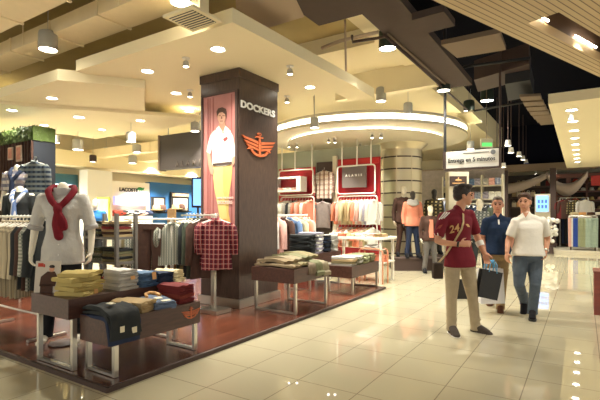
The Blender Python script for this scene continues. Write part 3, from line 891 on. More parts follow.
# left clothes rack (striped jackets seen behind the mannequin)
def rack(label, x0, x1, y, z, posts, low=True, hook=False, dz=.0):
    t = thing('clothes_rack', label, 'clothes rack', ((x0 + x1) / 2, y, PZ))
    b = MB(); b.tube([(x0, y, z), (x1, y, z)], .014, 8); b.build('rail', M['whitemetal'], t, org=t.location, smooth=True)
    for x in posts:
        b = MB(); b.box((x, y, (z + PZ) / 2 + dz / 2), (.035, .035, z - PZ + dz)); b.build('post', M['whitemetal'], t, org=t.location)
        b = MB(); b.box((x, y, PZ + .012), (.05, .42, .024)); b.build('foot', M['steel'], t, org=t.location)
    if low:
        b = MB(); b.tube([(x0, y, .28), (x1, y, .28)], .012, 8); b.build('lower_bar', M['whitemetal'], t, org=t.location, smooth=True)
    return t
ly = 2.62
lz = 1.40
rack('white metal clothes rack at the left edge behind the mannequin', -6.9, -5.0, ly, lz, (-6.3, -5.06), True)
for k in range(8):
    x = -6.02 + .085 * k
    hang('hanging_jacket', f'beige striped jacket, {ORD[k]} from the left on the rack at the left edge', 'jacket', (x, ly, lz), PI / 2 + .25 + random.uniform(-.1, .1), M['stripe'] if k % 3 else M['stripe'], .42, .86, .055, .5)
hang('hanging_jacket', 'bright teal top hanging at the far left end of the left rack', 'top', (-6.45, ly, lz - .02), .5, M['teal'], .44, .62, .1, .25)
for k in range(4):
    x = -5.34 + .09 * k
    hang('hanging_shirt', f'dark shirt, {ORD[k]} behind the white mannequin on the left rack', 'shirt', (x, ly, lz), PI / 2 + .2, [M['charc'], M['brownc'], M['greycheck'], M['charc']][k], .42, .74, .06, .45)

# shelf unit with folded clothes behind the mannequin
sx0, sx1, sy0, sy1 = -5.66, -4.98, 3.42, 3.74
M['shelfgrey'] = mat('shelf_grey', (.15, .14, .125), .5)
su = thing('bookcase', 'grey shelf unit of folded clothes behind the white mannequin', 'shelf', ((sx0 + sx1) / 2, (sy0 + sy1) / 2, PZ))
for x in (sx0, sx1):
    for y in (sy0 + .02, sy1 - .02):
        b = MB(); b.box((x, y, .74), (.045, .04, 1.40)); b.build('side_post', M['shelfgrey'], su, org=su.location)
shz = (.10, .46, .80, 1.12)
for z in shz:
    b = MB(); b.box(((sx0 + sx1) / 2, (sy0 + sy1) / 2, z), (sx1 - sx0, sy1 - sy0, .03)); b.build('shelf', M['shelfgrey'], su, org=su.location)
cm = [M['olive'], M['charc'], M['green'], M['khaki'], M['brownc'], M['maroonc'], M['greycheck'], M['darkgreen']]
for i, z in enumerate(shz):
    for j in range(2):
        n = 5 if i < 3 else 6
        stack(names(n, 'folded garment', f'on the grey shelf unit, {["bottom", "second", "third", "top"][i]} shelf {["left", "right"][j]} pile'), (sx0 + .175 + .33 * j, sy0 + .16, z + .016), 0, .28, .27, .034, [cm[(i * 3 + j * 2 + q) % 8] for q in (0, 1, 0, 2, 1)], 1, name='folded_garment', cat='folded clothes', jit=.012, yaw=.08)

# trouser rack and the row of hanging clothes
ry, rz_ = 4.35, 1.36
rack('white clothes rack of trousers between the shelf unit and the pillar', -6.1, -4.72, ry, rz_, (-5.98, -5.0), True)
for k in range(5):
    hang('hanging_shirt', f'grey green shirt, {ORD[k]} from the left on the trouser rack', 'shirt', (-5.93 + .075 * k, ry, rz_), 1.1 + random.uniform(-.1, .1), [M['greycheck'], M['darkgreen'], M['greyc'], M['olive'], M['greycheck']][k], .42, .72, .06, .5)
trousers('hanging_trousers', 'brown trousers with a white tag facing out on the trouser rack', 'trousers', (-5.33, ry - .10, rz_ - .05), .35, M['brownc'], .46, 1.0, .06, tagm=M['white'])
trousers('hanging_trousers', 'dark brown trousers left of the tagged brown pair on the trouser rack', 'trousers', (-5.47, ry + .02, rz_ - .05), .9, cloth('umber_cloth', (.05, .035, .028)), .38, 1.0, .05)
hang('hanging_shirt', 'grey checked shirt facing out at the end of the trouser rack', 'shirt', (-5.02, ry + .02, rz_ + .0), .5, M['greycheck'], .42, .60, .09, .2)
b = MB(); b.box((-5.12, ry + .1, .78), (.16, .03, 1.46)); tag(b.build('room_divider', wood('tan_wood', (.30, .17, .06), (.42, .26, .11), 3, 16), org=(-5.12, ry + .1, PZ)), 'narrow tan wooden panel standing beside the brown trousers', 'panel')  # narrow upright wooden panel by the trouser rack

# steel stand with the red checked shirt
st = thing('clothes_stand', 'steel four arm clothes stand in front of the poster', 'clothes rack', (-4.42, 4.62, PZ))
b = MB(); b.box((0, 0, .025), (.36, .30, .05)); b.build('base', M['steel'], st)
b = MB(); b.box((-.02, 0, .72), (.06, .05, 1.36)); b.build('post', M['steel'], st)
b = MB(); b.tube([(-.75, .06, 1.375), (.13, -.06, 1.375)], .012, 8); b.build('arm', M['steel'], st, smooth=True)
hang('hanging_shirt', 'red checked shirt facing out on the steel stand before the poster', 'shirt', (-4.31, 4.545, PZ + 1.385), .42, M['redcheck'], .46, .70, .13, .36)
hang('hanging_shirt', 'dark red shirt directly behind the red checked shirt', 'shirt', (-4.42, 4.62, PZ + 1.385), .75, M['redcheck'], .44, .66, .1, .34)
for k in range(6):
    hang('hanging_jacket', f'dark green grey jacket, {ORD[k]} behind the red checked shirts on the steel stand', 'jacket', (-4.62 - .085 * k, 4.605 + .012 * k, PZ + 1.385), 1.15 + random.uniform(-.1, .1), [M['brownc'], M['darkgreen'], M['charc'], M['olive'], M['darkgreen'], M['greycheck']][k], .42, .85, .06, .52)

# small magazine card on the tall table
mg = thing('display_card', 'printed card with a man in a brown jacket leaning on the tall table', 'card', (-4.30, 2.22, .68), .55)
mg.rotation_euler = (-.12, 0, .55)
b = MB(); b.box((0, 0, .15), (.24, .012, .30)); b.build('card', mat('card_paper', (.52, .46, .38), .5), mg)
b = MB(); b.box((0, -.008, .04), (.12, .004, .08)); b.loft([[V((x, -.010 + q, z)) for x, z in ((-.07, .06), (.08, .06), (.10, .15), (.07, .20), (.0, .20), (-.06, .15))] for q in (0, .003)]); b.build('jacket_print', M['brownc'], mg)
b = MB(); b.ell((.04, -.009, .225), (.025, .003, .032)); b.build('face_print', M['skin'], mg)
b = MB(); b.ell((.042, -.010, .247), (.027, .004, .016)); b.build('hair_print', M['hairdark'], mg)
b = MB(); b.box((-.07, -.008, .262), (.05, .004, .035)); b.box((-.035, -.008, .255), (.012, .004, .03)); b.build('red_print', M['redc'], mg)
# ================================================================ PEOPLE AND MANNEQUINS
def hand(b, w, d, n, u, curl=.5, k=1.0):
    """wrist, direction, palm normal (towards which fingers curl), thumb side"""
    d = d.normalized(); n = (n - d * n.dot(d)).normalized(); u = (u - d * u.dot(d) - n * u.dot(n)).normalized()
    b.ell(w + d * .045 * k, (.05 * k, .040 * k, .017 * k), (d, u, n))
    b.ell(w + d * .07 * k, (.03 * k, .041 * k, .014 * k), (d, u, n))
    for i in range(4):
        base = w + d * .08 * k + u * (.030 - .020 * i) * k
        L = (.040, .045, .042, .033)[i] * k
        p = [base]; a = .12 + .15 * i * curl
        for s in (1, .7, .55):
            a += curl * .75
            p.append(p[-1] + (d * cos(a) + n * sin(a)) * L * s)
        b.limb(p, [.0095 * k, .0088 * k, .008 * k, .007 * k], 8)
    tb = w + d * .025 * k + u * .032 * k
    t1 = tb + (d * .7 + u * .75 + n * .25).normalized() * .042 * k
    t2 = t1 + (d * .9 + u * .25 + n * .4).normalized() * .034 * k
    b.limb([tb, t1, t2], [.013 * k, .0105 * k, .0085 * k], 8)

def torso(b, J, s, f, k=1.0, z0=0, belly=0, hem=None, bulk=1.0):
    P, N, SL, SR = J['pelvis'], J['neck'], J['shL'], J['shR']
    sm = (SL + SR) / 2
    half = (SL - SR).length / 2
    ss = (SR - SL).normalized(); ss.z *= .3; ss.normalize()
    secs = []
    prof = [(hem if hem is not None else -.10, .150, .105, 0), (0, .165, .118, 0), (.30, .152 + belly * .4, .108 + belly * .6, belly * .55), (.55, .150 + belly * .3, .112 + belly * .4, belly * .4), (.78, .168, .122, .01), (.92, half * .96, .105, .0), (1.0, half * .80, .088, -.01), (1.05, half * .55, .078, -.012), (1.10, .068, .066, -.006)]
    if hem is not None: prof[0] = (hem, .198 + belly * .3, .142 + belly * .5, belly * .4); prof[1] = (0, .190 + belly * .3, .137 + belly * .5, belly * .5)
    if hem is None: prof[0] = (-.10, .125, .085, 0); prof[1] = (0, .142, .098, 0)
    for t, hx, hy, fo in prof:
        if t < 0: c = P + UP * t; sd = s
        else:
            c = P.lerp(sm, t); sd = s.lerp(ss, t).normalized()
        ff = UP.cross(sd).normalized()
        if ff.dot(f) < 0: ff = -ff
        c = c + ff * fo
        secs.append([c + sd * (hx * k * bulk * cos(a)) + ff * (hy * k * bulk * (abs(sin(a)) ** .85) * (1 if sin(a) > 0 else -1)) for a in [2 * PI * q / 28 for q in range(28)]])
    b.loft(secs)
    for S in (SL, SR):
        b.ell(S - UP * .030, (.056 * k, .060 * k, .058 * k))
        b.limb([N - UP * .030, N.lerp(S, .5) - UP * .022, S - UP * .020], [.064 * k, .060 * k, .050 * k])

def head(b, H, f, k=1.0, features=True):
    """H is the eye-level centre of the head"""
    f = f.normalized(); s = f.cross(UP).normalized(); u = s.cross(f).normalized()
    ax = (s, f, u)
    q = lambda x, y, z: H + (s * x + f * y + u * z) * k
    e = lambda c, r: b.ell(q(*c), [x * k for x in r], ax, 18, 12)
    e((0, -.012, .030), (.076, .096, .088))
    e((0, .022, -.035), (.062, .072, .082))
    e((0, .048, -.088), (.040, .040, .028))
    e((0, -.02, -.05), (.058, .06, .06))
    if features:
        b.limb([q(0, .088, .005), q(0, .102, -.022), q(0, .108, -.034)], [.010 * k, .012 * k, .014 * k], 8)
        e((0, .098, -.038), (.018, .012, .009))
        e((.032, .078, .016), (.024, .014, .008)); e((-.032, .078, .016), (.024, .014, .008))
        e((0, .086, -.068), (.024, .010, .006)); e((0, .084, -.078), (.021, .010, .006))
        for x in (-1, 1): e((x * .078, -.012, -.012), (.010, .022, .033))
    return q, ax

def person(label, J, f, hf, skin, hair, k=1.0, voxel=.0085, top=None, pants=None, belly=0, sleeve=.8, hem=-.06, group=None, haircut='short', shoe=None, cat='person', name='person', dark=False, headless=False, sock=None, sleeves_long=False, features=True, loose=1.16, facehair=True):
    f = f.normalized(); s = f.cross(UP).normalized()
    loc = V((J['pelvis'].x, J['pelvis'].y, min(J['anL'].z, J['anR'].z) - .09))
    t = thing(name, label, cat, loc, 0, 'shop mannequins' if cat == 'mannequin' else None)
    b = MB()
    if not headless: q, ax = head(b, J['head'], hf, k, features)
    nk = J['neck']
    if not headless: b.limb([nk - UP * .05, J['head'] - UP * .07 * k - hf.normalized() * .02], [.066 * k, .056 * k])
    else: b.limb([nk - UP * .05, nk + UP * .06], [.066 * k, .056 * k])
    torso(b, J, s, f, k * .93, belly=belly)
    for S in 'LR':
        b.limb([J['sh' + S] - UP * (.02 if top else 0), J['el' + S], J['wr' + S]], [(.046 if top else .050) * k, .041 * k, .027 * k])
        d = J['ha' + S] - J['wr' + S]
        hn, hu = J['hn' + S], J['hu' + S]
        hand(b, J['wr' + S], d, hn, hu, J.get('curl', .5), k)
        lt = .80 if pants else 1.0
        b.limb([J['hip' + S], J['kn' + S], J['an' + S]], [.088 * k * lt, .056 * k * lt, .040 * k])
        if not shoe: b.limb([J['an' + S] - UP * .02, (J['an' + S] + J['to' + S]) / 2 - UP * .03, J['to' + S]], [.040 * k, .038 * k, .030 * k])
    body = b.build('body', skin, t, org=loc); remesh(body, voxel, 3)
    if not headless and features:
        for x in (-1, 1):
            b = MB(); b.ell(q(x * .032, .086, -.001), (.013 * k, .008 * k, .0075 * k), ax); b.build('eye', M['eye'], t, org=loc, smooth=True)
            b = MB(); b.limb([q(x * .012, .096, .021), q(x * .032, .096, .026), q(x * .050, .082, .020)], [.005 * k, .006 * k, .004 * k], 8); b.build('eyebrow', hair, t, org=loc, smooth=True)
        b = MB(); b.limb([q(-.022, .090, -.073), q(0, .0965, -.0715), q(.022, .090, -.073)], [.004 * k, .006 * k, .004 * k], 8); b.build('mouth', M['lips'], t, org=loc, smooth=True)
        b = MB()
        if haircut == 'full':
            for c, r in (((0, -.022, .052), (.088, .102, .088)), ((0, -.055, .0), (.078, .068, .075)), ((.02, .05, .105), (.06, .055, .035)), ((-.035, .04, .10), (.05, .05, .032)), ((.03, -.02, .118), (.055, .06, .03)), ((0, -.07, .08), (.06, .05, .05)), ((.06, .0, .03), (.026, .035, .05)), ((-.06, .0, .03), (.026, .035, .05))):
                b.ell(q(*c), [x * k for x in r], ax, 18, 12)
        elif haircut == 'crop':
            for c, r in (((0, -.024, .048), (.081, .098, .080)), ((0, -.055, .0), (.072, .062, .07)), ((0, .03, .088), (.055, .05, .030))):
                b.ell(q(*c), [x * k for x in r], ax, 18, 12)
        else:
            for c, r in (((0, -.022, .05), (.085, .100, .085)), ((0, -.055, .0), (.076, .066, .075)), ((.0, .045, .095), (.066, .045, .034)), ((.05, .02, .07), (.034, .05, .04)), ((-.05, .02, .07), (.034, .05, .04))):
                b.ell(q(*c), [x * k for x in r], ax, 18, 12)
        h = b.build('hair', hair, t, org=loc); remesh(h, .008, 2)
    if top:
        b = MB(); torso(b, J, s, f, k * 1.06, belly=belly, hem=hem)
        for S in 'LR':
            sh, el, wr = J['sh' + S], J['el' + S], J['wr' + S]
            if sleeves_long: b.limb([sh, el, el.lerp(wr, .9)], [.068 * k, .055 * k, .042 * k])
            else:
                b.ell(sh - UP * .010, [.068 * k] * 3)
                b.tube([sh - UP * .02, sh.lerp(el, .4), sh.lerp(el, sleeve)], [.066 * k, .067 * k, .062 * k], 14)
        b.limb([nk - UP * .06, nk + UP * .005], [.075 * k, .068 * k])
        sh_ = b.build('shirt', top, t, org=loc); remesh(sh_, voxel * 1.15, 4)
    
    else: sh_ = None
    if pants:
        b = MB()
        P = J['pelvis']
        b.loft([[P + UP * z + s * (hx * k * cos(a)) + f * (hy * k * sin(a)) for a in [2 * PI * i / 24 for i in range(24)]] for z, hx, hy in ((.085, .145, .108), (.0, .162, .118), (-.07, .160, .114), (-.12, .10, .08))])
        for S in 'LR':
            hp, kn, an = J['hip' + S], J['kn' + S], J['an' + S]
            mid1 = hp.lerp(kn, .5); mid2 = kn.lerp(an, .5)
            b.tube([hp + UP * .02, mid1, kn, mid2, an - UP * .0, an - UP * .05], [.098 * k * loose / 1.16, .088 * k * loose / 1.16, .068 * k * loose / 1.16, .064 * k * loose / 1.16, .062 * k * loose / 1.16, .066 * k * loose / 1.16], 16)
            for i in range(4):      # rumpled folds at the ankle and behind the knee
                c = an + UP * (.02 + .035 * i); b.ell(c + f * .012 * (-1) ** i, (.062 * k, .064 * k, .014), None, 14, 6)
        pn = b.build('trousers', pants, t, org=loc); remesh(pn, voxel * 1.15, 3)
    if shoe:
        for S in 'LR':
            an, to = J['an' + S], J['to' + S]
            d = (to - an); d.z = 0; dl = d.normalized(); sd = dl.cross(UP)
            up = V((0, 0, 1)); pitch = J.get('pitch' + S, 0)
            dl = (dl * cos(pitch) - UP * sin(pitch)).normalized(); up = sd.cross(dl).normalized()
            hz = an - UP * .05 - dl * .01
            b = MB()
            b.ell(hz + dl * .0 , (.055, .042, .055), (dl, sd, up)); b.ell(hz + dl * .10 - up * .012, (.10, .046, .040), (dl, sd, up)); b.ell(hz + dl * .16 - up * .016, (.055, .045, .032), (dl, sd, up)); b.limb([hz, hz + up * .07], [.046, .044]); b.limb([hz + up * .045, hz + dl * .07 + up * .03, hz + dl * .15], [.046, .046, .040])
            so_ = b.build('shoe', shoe[0], t, org=loc); remesh(so_, .008, 2)
            b = MB(); c = hz - up * .040
            pts = [(-.06, .02), (-.055, .034), (.0, .040), (.08, .044), (.14, .050), (.19, .042), (.215, .018)]
            out = pts + [(x, -y) for x, y in pts[::-1]]
            b.loft([[c + dl * x + sd * y - up * .018 for x, y in out], [c + dl * x + sd * y + up * .006 for x, y in out]])
            sl_ = b.build('sole', shoe[1], so_); sl_.location = (0, 0, 0)
            sl_.data.transform(Matrix.Translation(-loc))
    return t, sh_, (s, f, loc)

def on_surface(src, target, d, parent, name, m, off=.004):
    """lay a flat mesh (list of polygons in world space) on to the target mesh along direction d"""
    bv = BVHTree.FromPolygons([target.data.vertices[i].co + target.parent.location for i in range(len(target.data.vertices))], [p.vertices[:] for p in target.data.polygons])
    d = d.normalized()
    me = src
    for v in me.vertices:
        d = (v.co - V((0, 0, EYE))).normalized()
        h = bv.ray_cast(v.co - d * .8, d)
        if h[0] is not None: v.co = h[0] - d * off
        v.co -= parent.location
    me.materials.clear(); me.materials.append(m)
    o = bpy.data.objects.new(name, me); COL.objects.link(o); o.parent = parent
    return o
def strip(pts, w, across, nsub=10):
    bm = bmesh.new(); pts = [V(p) for p in pts]; across = V(across).normalized(); P = []
    for i in range(len(pts) - 1):
        for k in range(nsub): P.append(pts[i].lerp(pts[i + 1], k / nsub))
    P.append(pts[-1])
    a = [bm.verts.new(p - across * w / 2) for p in P]; c = [bm.verts.new(p + across * w / 2) for p in P]
    for i in range(len(P) - 1): bm.faces.new((a[i], a[i + 1], c[i + 1], c[i]))
    me = bpy.data.meshes.new('strip'); bm.to_mesh(me); bm.free(); return me

def joints(d, **kw):
    """pixel column, row and depth offset of every joint, measured at distance d"""
    return {k: at(v[0], v[1], d + (v[2] if len(v) > 2 else 0)) for k, v in kw.items()}
FL = -FW            # towards the camera
# ---- young man in the dark red football shirt, face in profile to the right
J = joints(5.3, head=(463.5, 195.5), neck=(458, 210), shR=(443.5, 216.5, -.06), shL=(469.5, 214, .10), pelvis=(460, 259), elR=(437.5, 241, -.12), wrR=(460, 244.5, -.24), haR=(471, 243, -.26),
           elL=(477.5, 238, .12), wrL=(484.5, 254, .03), haL=(487.5, 262, .0), hipR=(452.8, 264, -.04), hipL=(466.5, 264, .05), knR=(451.5, 299, -.06), knL=(472.5, 297, .02), anR=(451.5, 326, -.02), anL=(475.5, 326, .06), toR=(456, 333.5, -.16), toL=(490, 333, -.06))
J['hnR'] = -UP * .3 + RT * .1 + FW * .9; J['huR'] = UP * 1.0; J['hnL'] = -RT * .3 + FL * .5; J['huL'] = FL * .4 + RT * .3; J['curl'] = .6
yf = (RT * .45 + FL * .85)
mar = cloth('maroon_jersey', (.155, .014, .024), .12)
yt, ysh, (ys, yff, yl) = person('young man in dark red football shirt and beige trousers looking back to his left', J, yf, RT * .96 + FL * .12, M['skin'], M['hairdark'], 1.0, top=mar, pants=cloth('beige_chinos', (.40, .325, .215), .15, .7), sleeve=.82, hem=-.09, haircut='full', shoe=(cloth('grey_sneaker', (.075, .06, .05)), M['white']), loose=1.10)
# number, stripes and trims of the shirt
me = text_mesh('24', .125, 0, .003)
bm = bmesh.new(); bm.from_mesh(me); bmesh.ops.triangulate(bm, faces=bm.faces); bmesh.ops.subdivide_edges(bm, edges=bm.edges, cuts=3); 
rx = UP.cross(FL).normalized()
c = at(454.5, 229, 5.2)
for v in bm.verts: v.co = c + RT * v.co.x * .95 + UP * (v.co.y + v.co.x * .25)
bm.to_mesh(me); bm.free()
gold = mat('gold_print', (.62, .36, .14), .5)
on_surface(me, ysh, FW, yt, 'shirt_number', gold)
wt = mat('white_trim', (.72, .66, .60), .6)
for k in range(3):
    dx = 2.3 * k
    on_surface(strip([at(439.0 + dx, 219.5 - .6 * k, 5.2), at(445.0 + dx, 212 + .2 * k, 5.2)], .014, RT * .78 - UP * .62), ysh, FW, yt, 'shoulder_stripe', wt)
on_surface(strip([at(436.0, 233, 5.2), at(437.0, 237.5, 5.2)], .045, RT), ysh, FW, yt, 'sleeve_trim', wt)
on_surface(strip([at(441, 225, 5.2), at(438, 229, 5.2)], .05, RT + UP * .3), ysh, FW, yt, 'sleeve_badge', mat('badge', (.30, .05, .03), .6))
on_surface(strip([at(467, 224, 5.2), at(469, 227, 5.2)], .03, RT), ysh, FW, yt, 'chest_badge', gold)
b = MB(); wr = J['wrL']; e_ = J['elL']
b.tube([wr.lerp(e_, .50), wr.lerp(e_, .78)], [.045, .050], 14); b.build('wristband', M['white'], yt, org=yl, smooth=SH)
b = MB(); b.tube([J['wrR'].lerp(J['elR'], .03), J['wrR'].lerp(J['elR'], .12)], [.034, .034], 14); b.build('watch', M['black'], yt, org=yl, smooth=SH)
# shoulder bag with its strap
bag = thing('shoulder_bag', 'small dark shoulder bag on a beige strap at the young man\'s hip', 'bag', at(437.5, 270, 5.22))
b = MB()
bc = at(437.5, 270, 5.16)
for i in range(1): b.loft([[bc + RT * (hx * x) + FW * (.045 * y * hx / .055) + UP * z for x, y in ((-1, -.8), (-.8, -1), (.8, -1), (1, -.8), (1, .8), (.8, 1), (-.8, 1), (-1, .8))] for z, hx in ((-.10, .045), (-.095, .055), (.02, .058), (.08, .05), (.085, .04))])
b.build('pouch', cloth('dark_bag', (.05, .035, .025)), bag, org=bag.location, smooth=SH)
P = [at(438, 263, 5.2), at(446, 254.5, 5.2), at(455, 240.5, 5.2), at(461.5, 229, 5.2), at(463.3, 222, 5.2), at(463, 213.5, 5.2)]
m_ = strip(P, .022, RT * .6 - UP * .42, 6)
o = on_surface(m_, ysh, FW, bag, 'strap', mat('strap_beige', (.50, .38, .20), .7), .012)
md = o.modifiers.new('thick', 'SOLIDIFY'); md.thickness = .006

# ---- man in the white T-shirt
J = joints(6.07, head=(524.6, 201.8), neck=(526, 215), shR=(515.6, 221.5, .02), shL=(541.8, 220.5, -.02), pelvis=(528, 253), elR=(508.5, 240, .05), wrR=(507, 252.5, -.05), haR=(506.5, 261, -.08),
           elL=(547.5, 239, .05), wrL=(545.8, 251.5, -.05), haL=(545, 260, -.09), hipR=(520.3, 258), hipL=(535, 258), knR=(519, 284, -.04), knL=(535.2, 285, -.12), anR=(524.5, 301.5, .36), anL=(532.5, 310.5, -.06), toR=(522, 308.5, .18), toL=(532.3, 319, -.27))
for S, sg in (('R', 1), ('L', -1)): J['hn' + S] = RT * sg + FL * -.3; J['hu' + S] = FL * 1.0 + RT * sg * .2
J['pitchR'] = .55
jeans = cloth('blue_grey_jeans', (.09, .115, .15), .4, .7)
wtp, wsh, (ws, wf, wl_) = person('man in a white T-shirt and blue jeans walking towards the camera', J, FL - RT * .50, FL - RT * .80, M['skin'], M['hairbrown'], 1.0, top=cloth('white_tshirt', (.76, .72, .64), .05), pants=jeans, belly=.035, sleeve=.80, hem=-.03, haircut='short', shoe=(M['blackc'], M['black']), loose=1.2)
b = MB(); b.tube([J['wrL'].lerp(J['elL'], .02), J['wrL'].lerp(J['elL'], .12)], [.036, .037], 14); b.build('watch', M['steel'], wtp, org=wl_, smooth=SH)
on_surface(strip([at(522, 212.8, 6.0), at(525.5, 218.6, 6.0), at(529.5, 212.5, 6.0)], .014, UP * .7 + RT * .3), wsh, FW, wtp, 'collar_trim', M['white'])
bm = bmesh.new(); vv = [bm.verts.new(p) for p in (at(522.6, 212.5, 6.0), at(525.5, 217.8, 6.0), at(529, 212.2, 6.0))]; bm.faces.new(vv); bmesh.ops.subdivide_edges(bm, edges=bm.edges, cuts=3, use_grid_fill=True)
me = bpy.data.meshes.new('v'); bm.to_mesh(me); bm.free(); on_surface(me, wsh, FW, wtp, 'neck_opening', M['skin'], .003)

# ---- older man in the navy polo shirt
J = joints(6.55, head=(497.7, 204.6), neck=(497.5, 216), shR=(486.8, 221, .0), shL=(508, 221, .02), pelvis=(497, 252), elR=(482.5, 238, .06), wrR=(485, 252, -.04), haR=(486.5, 259.5, -.08),
           elL=(511.5, 239, .10), wrL=(509.5, 252, .05), haL=(509, 259.5, .02), hipR=(490.8, 257), hipL=(502.5, 257), knR=(489.5, 284, .10), knL=(502, 284.5, -.05), anR=(490, 302, .40), anL=(500.5, 306, -.03), toR=(489, 308, .22), toL=(500.6, 313.5, -.23))
for S, sg in (('R', 1), ('L', -1)): J['hn' + S] = RT * sg + FL * -.3; J['hu' + S] = FL * 1.0 + RT * sg * .2
J['pitchR'] = .4
bt, bsh, (bs, bf, bl_) = person('older man with short grey hair in a navy polo shirt and khaki trousers', J, FL - RT * .36, FL - RT * .46, M['skin2'], M['hairgrey'], 1.0, top=cloth('navy_polo', (.014, .028, .065), .15), pants=cloth('khaki_trousers', (.34, .235, .115), .12, .6), belly=.02, sleeve=.80, hem=-.03, haircut='crop', shoe=(cloth('brown_leather', (.10, .04, .02)), M['darkbrown']), loose=1.14)
on_surface(strip([at(498.6, 219.5, 6.5), at(499.0, 224.5, 6.5)], .022, RT), bsh, FW, bt, 'zip_pocket', M['white'])
on_surface(strip([at(493.8, 213.3, 6.5), at(497.8, 219.0, 6.5), at(501.6, 213.3, 6.5)], .026, UP * .7 + RT * .3), bsh, FW, bt, 'collar', M['navyc'])
bm = bmesh.new(); vv = [bm.verts.new(p) for p in (at(495, 213.0, 6.5), at(497.8, 217.6, 6.5), at(500.5, 213.0, 6.5))]; bm.faces.new(vv); bmesh.ops.subdivide_edges(bm, edges=bm.edges, cuts=3, use_grid_fill=True)
me = bpy.data.meshes.new('v'); bm.to_mesh(me); bm.free(); on_surface(me, bsh, FW, bt, 'neck_opening', M['skin2'], .003)

# ---- shopping bags
def shopbag(label, c, w, h, d, yaw, m, hm, tilt=0, handle=.14):
    t = thing('shopping_bag', label, 'bag', c)
    t.rotation_euler = (0, tilt, yaw)
    b = MB()
    # open paper bag: outer and inner walls, gusseted sides
    o_ = [(-w / 2, -d / 2), (w / 2, -d / 2), (w / 2 - .02, 0), (w / 2, d / 2), (-w / 2, d / 2), (-w / 2 + .02, 0)]
    i_ = [(x * .96, y * .9) for x, y in o_]
    b.loft([[V((x, y, 0)) for x, y in o_], [V((x, y, h)) for x, y in o_], [V((x, y, h)) for x, y in i_], [V((x, y, .01)) for x, y in i_]])
    b.build('paper_body', m, t)
    for y in (-d / 2, d / 2):
        b = MB(); b.tube([(-w * .2, y, h - .02), (-w * .17, y * .6, h + handle * .6), (-.0, y * .25, h + handle), (w * .17, y * .6, h + handle * .6), (w * .2, y, h - .02)], .006, 6)
        b.build('handle', hm, t, smooth=True)
    return t
shopbag('black paper shopping bag carried by the young man', at(485.5, 298, 5.33) , .26, .34, .09, TH + .15, M['black'], mat('blue_ribbon', (.10, .45, .80), .5), .22, .13)
shopbag('large white paper shopping bag behind the black one', at(491.5, 303, 6.42), .34, .50, .12, TH - .1, mat('white_paper', (.74, .72, .74), .5), mat('blue_ribbon2', (.10, .45, .80), .5), -.05, .14)

# ================================================================ MANNEQUINS
def stand_joints(p, h=1.78, face=FL, armout=.06, legs=.09):
    """relaxed standing figure whose feet rest at p"""
    f = face.normalized(); s = f.cross(UP).normalized(); k = h / 1.78
    q = lambda x, y, z: V(p) + (s * x + f * y + UP * z) * k
    J = dict(head=q(0, .03, 1.66), neck=q(0, 0, 1.49), pelvis=q(0, 0, .94))
    for S, g in (('R', 1), ('L', -1)):
        J['sh' + S] = q(g * .185, 0, 1.43); J['el' + S] = q(g * (.215 + armout), -.02, 1.13); J['wr' + S] = q(g * (.225 + armout), .05, .89); J['ha' + S] = q(g * (.22 + armout), .09, .79)
        J['hn' + S] = -s * g; J['hu' + S] = f
        J['hip' + S] = q(g * .085, 0, .90); J['kn' + S] = q(g * (.075 + legs * .3), .02, .50); J['an' + S] = q(g * (.06 + legs), 0, .10); J['to' + S] = q(g * (.08 + legs), .16, .035)
    return J, f, s, q, k

# headless white mannequin in the grey shirt
mp = at(63, 215, 4.72); mp.z = PZ + .02
J, f, s, q, k = stand_joints(mp, 1.91, FL * .97 + RT * .2, .045)
mt, msh, (ms, mf, ml) = person('headless white mannequin in a grey shirt with a red sweater knotted round its neck', J, f, f, M['mannequin'], None, k * .95, .011, top=cloth('grey_shirt', (.54, .52, .48), .1, 1.0), pants=M['blackc'], sleeve=.95, hem=-.17, headless=True, name='mannequin', cat='mannequin', features=False)
b = MB(); b.lathe([(.001, -.02), (.14, -.02), (.14, -.01), (.001, 0)], mp); b.build('base', M['darkbrown'], mt, org=ml)
b = MB()
N_ = J['neck']
for g in (1, -1):
    b.limb([N_ - f * .085 + UP * .05, N_ + s * g * .10 + UP * .06 - f * .03, N_ + s * g * .125 + UP * .01 + f * .06, N_ + s * g * .07 - UP * .09 + f * .135, N_ - UP * .17 + f * .155], [.030, .033, .035, .034, .030])
b.ell(N_ - UP * .18 + f * .17, (.045, .045, .05))
b.limb([N_ - UP * .20 + f * .17, N_ - UP * .33 + f * .17 + s * .015, N_ - UP * .46 + f * .165 - s * .01], [.034, .042, .046])
b.limb([N_ - UP * .20 + f * .165, N_ - UP * .30 + f * .16 - s * .05, N_ - UP * .37 + f * .15 - s * .06], [.030, .034, .034])
sw = b.build('knotted_sweater', cloth('red_sweater', (.17, .012, .020), .15), mt, org=ml); remesh(sw, .01, 2)
for g in (1, -1):      # rolled sleeves
    S = 'R' if g == 1 else 'L'
    b = MB(); e0 = J['sh' + S].lerp(J['el' + S], .86); e1 = J['sh' + S].lerp(J['el' + S], 1.02)
    b.tube([e0, e0.lerp(e1, .3), e1], [.066, .076, .072], 16); b.build('rolled_cuff', cloth('cuff_grey', (.40, .38, .36), .1), mt, org=ml, smooth=True)
b = MB(); b.loft([[J['neck'] + (s * cos(a) * r1 + f * sin(a) * r1) * k + UP * z for a in [2 * PI * i / 18 for i in range(18)]] for r1, z in ((.078, -.03), (.085, .045), (.070, .05), (.066, .0))]); b.build('shirt_collar', cloth('collar_grey', (.50, .48, .45), .1), mt, org=ml, smooth=SH)
b = MB(); pk = [q(.0, .0, .0)]
for z in range(5): b.ell(q(0, .128, 1.28 - .1 * z) + f * .012, (.008, .008, .008))
b.build('button', M['white'], mt, org=ml)
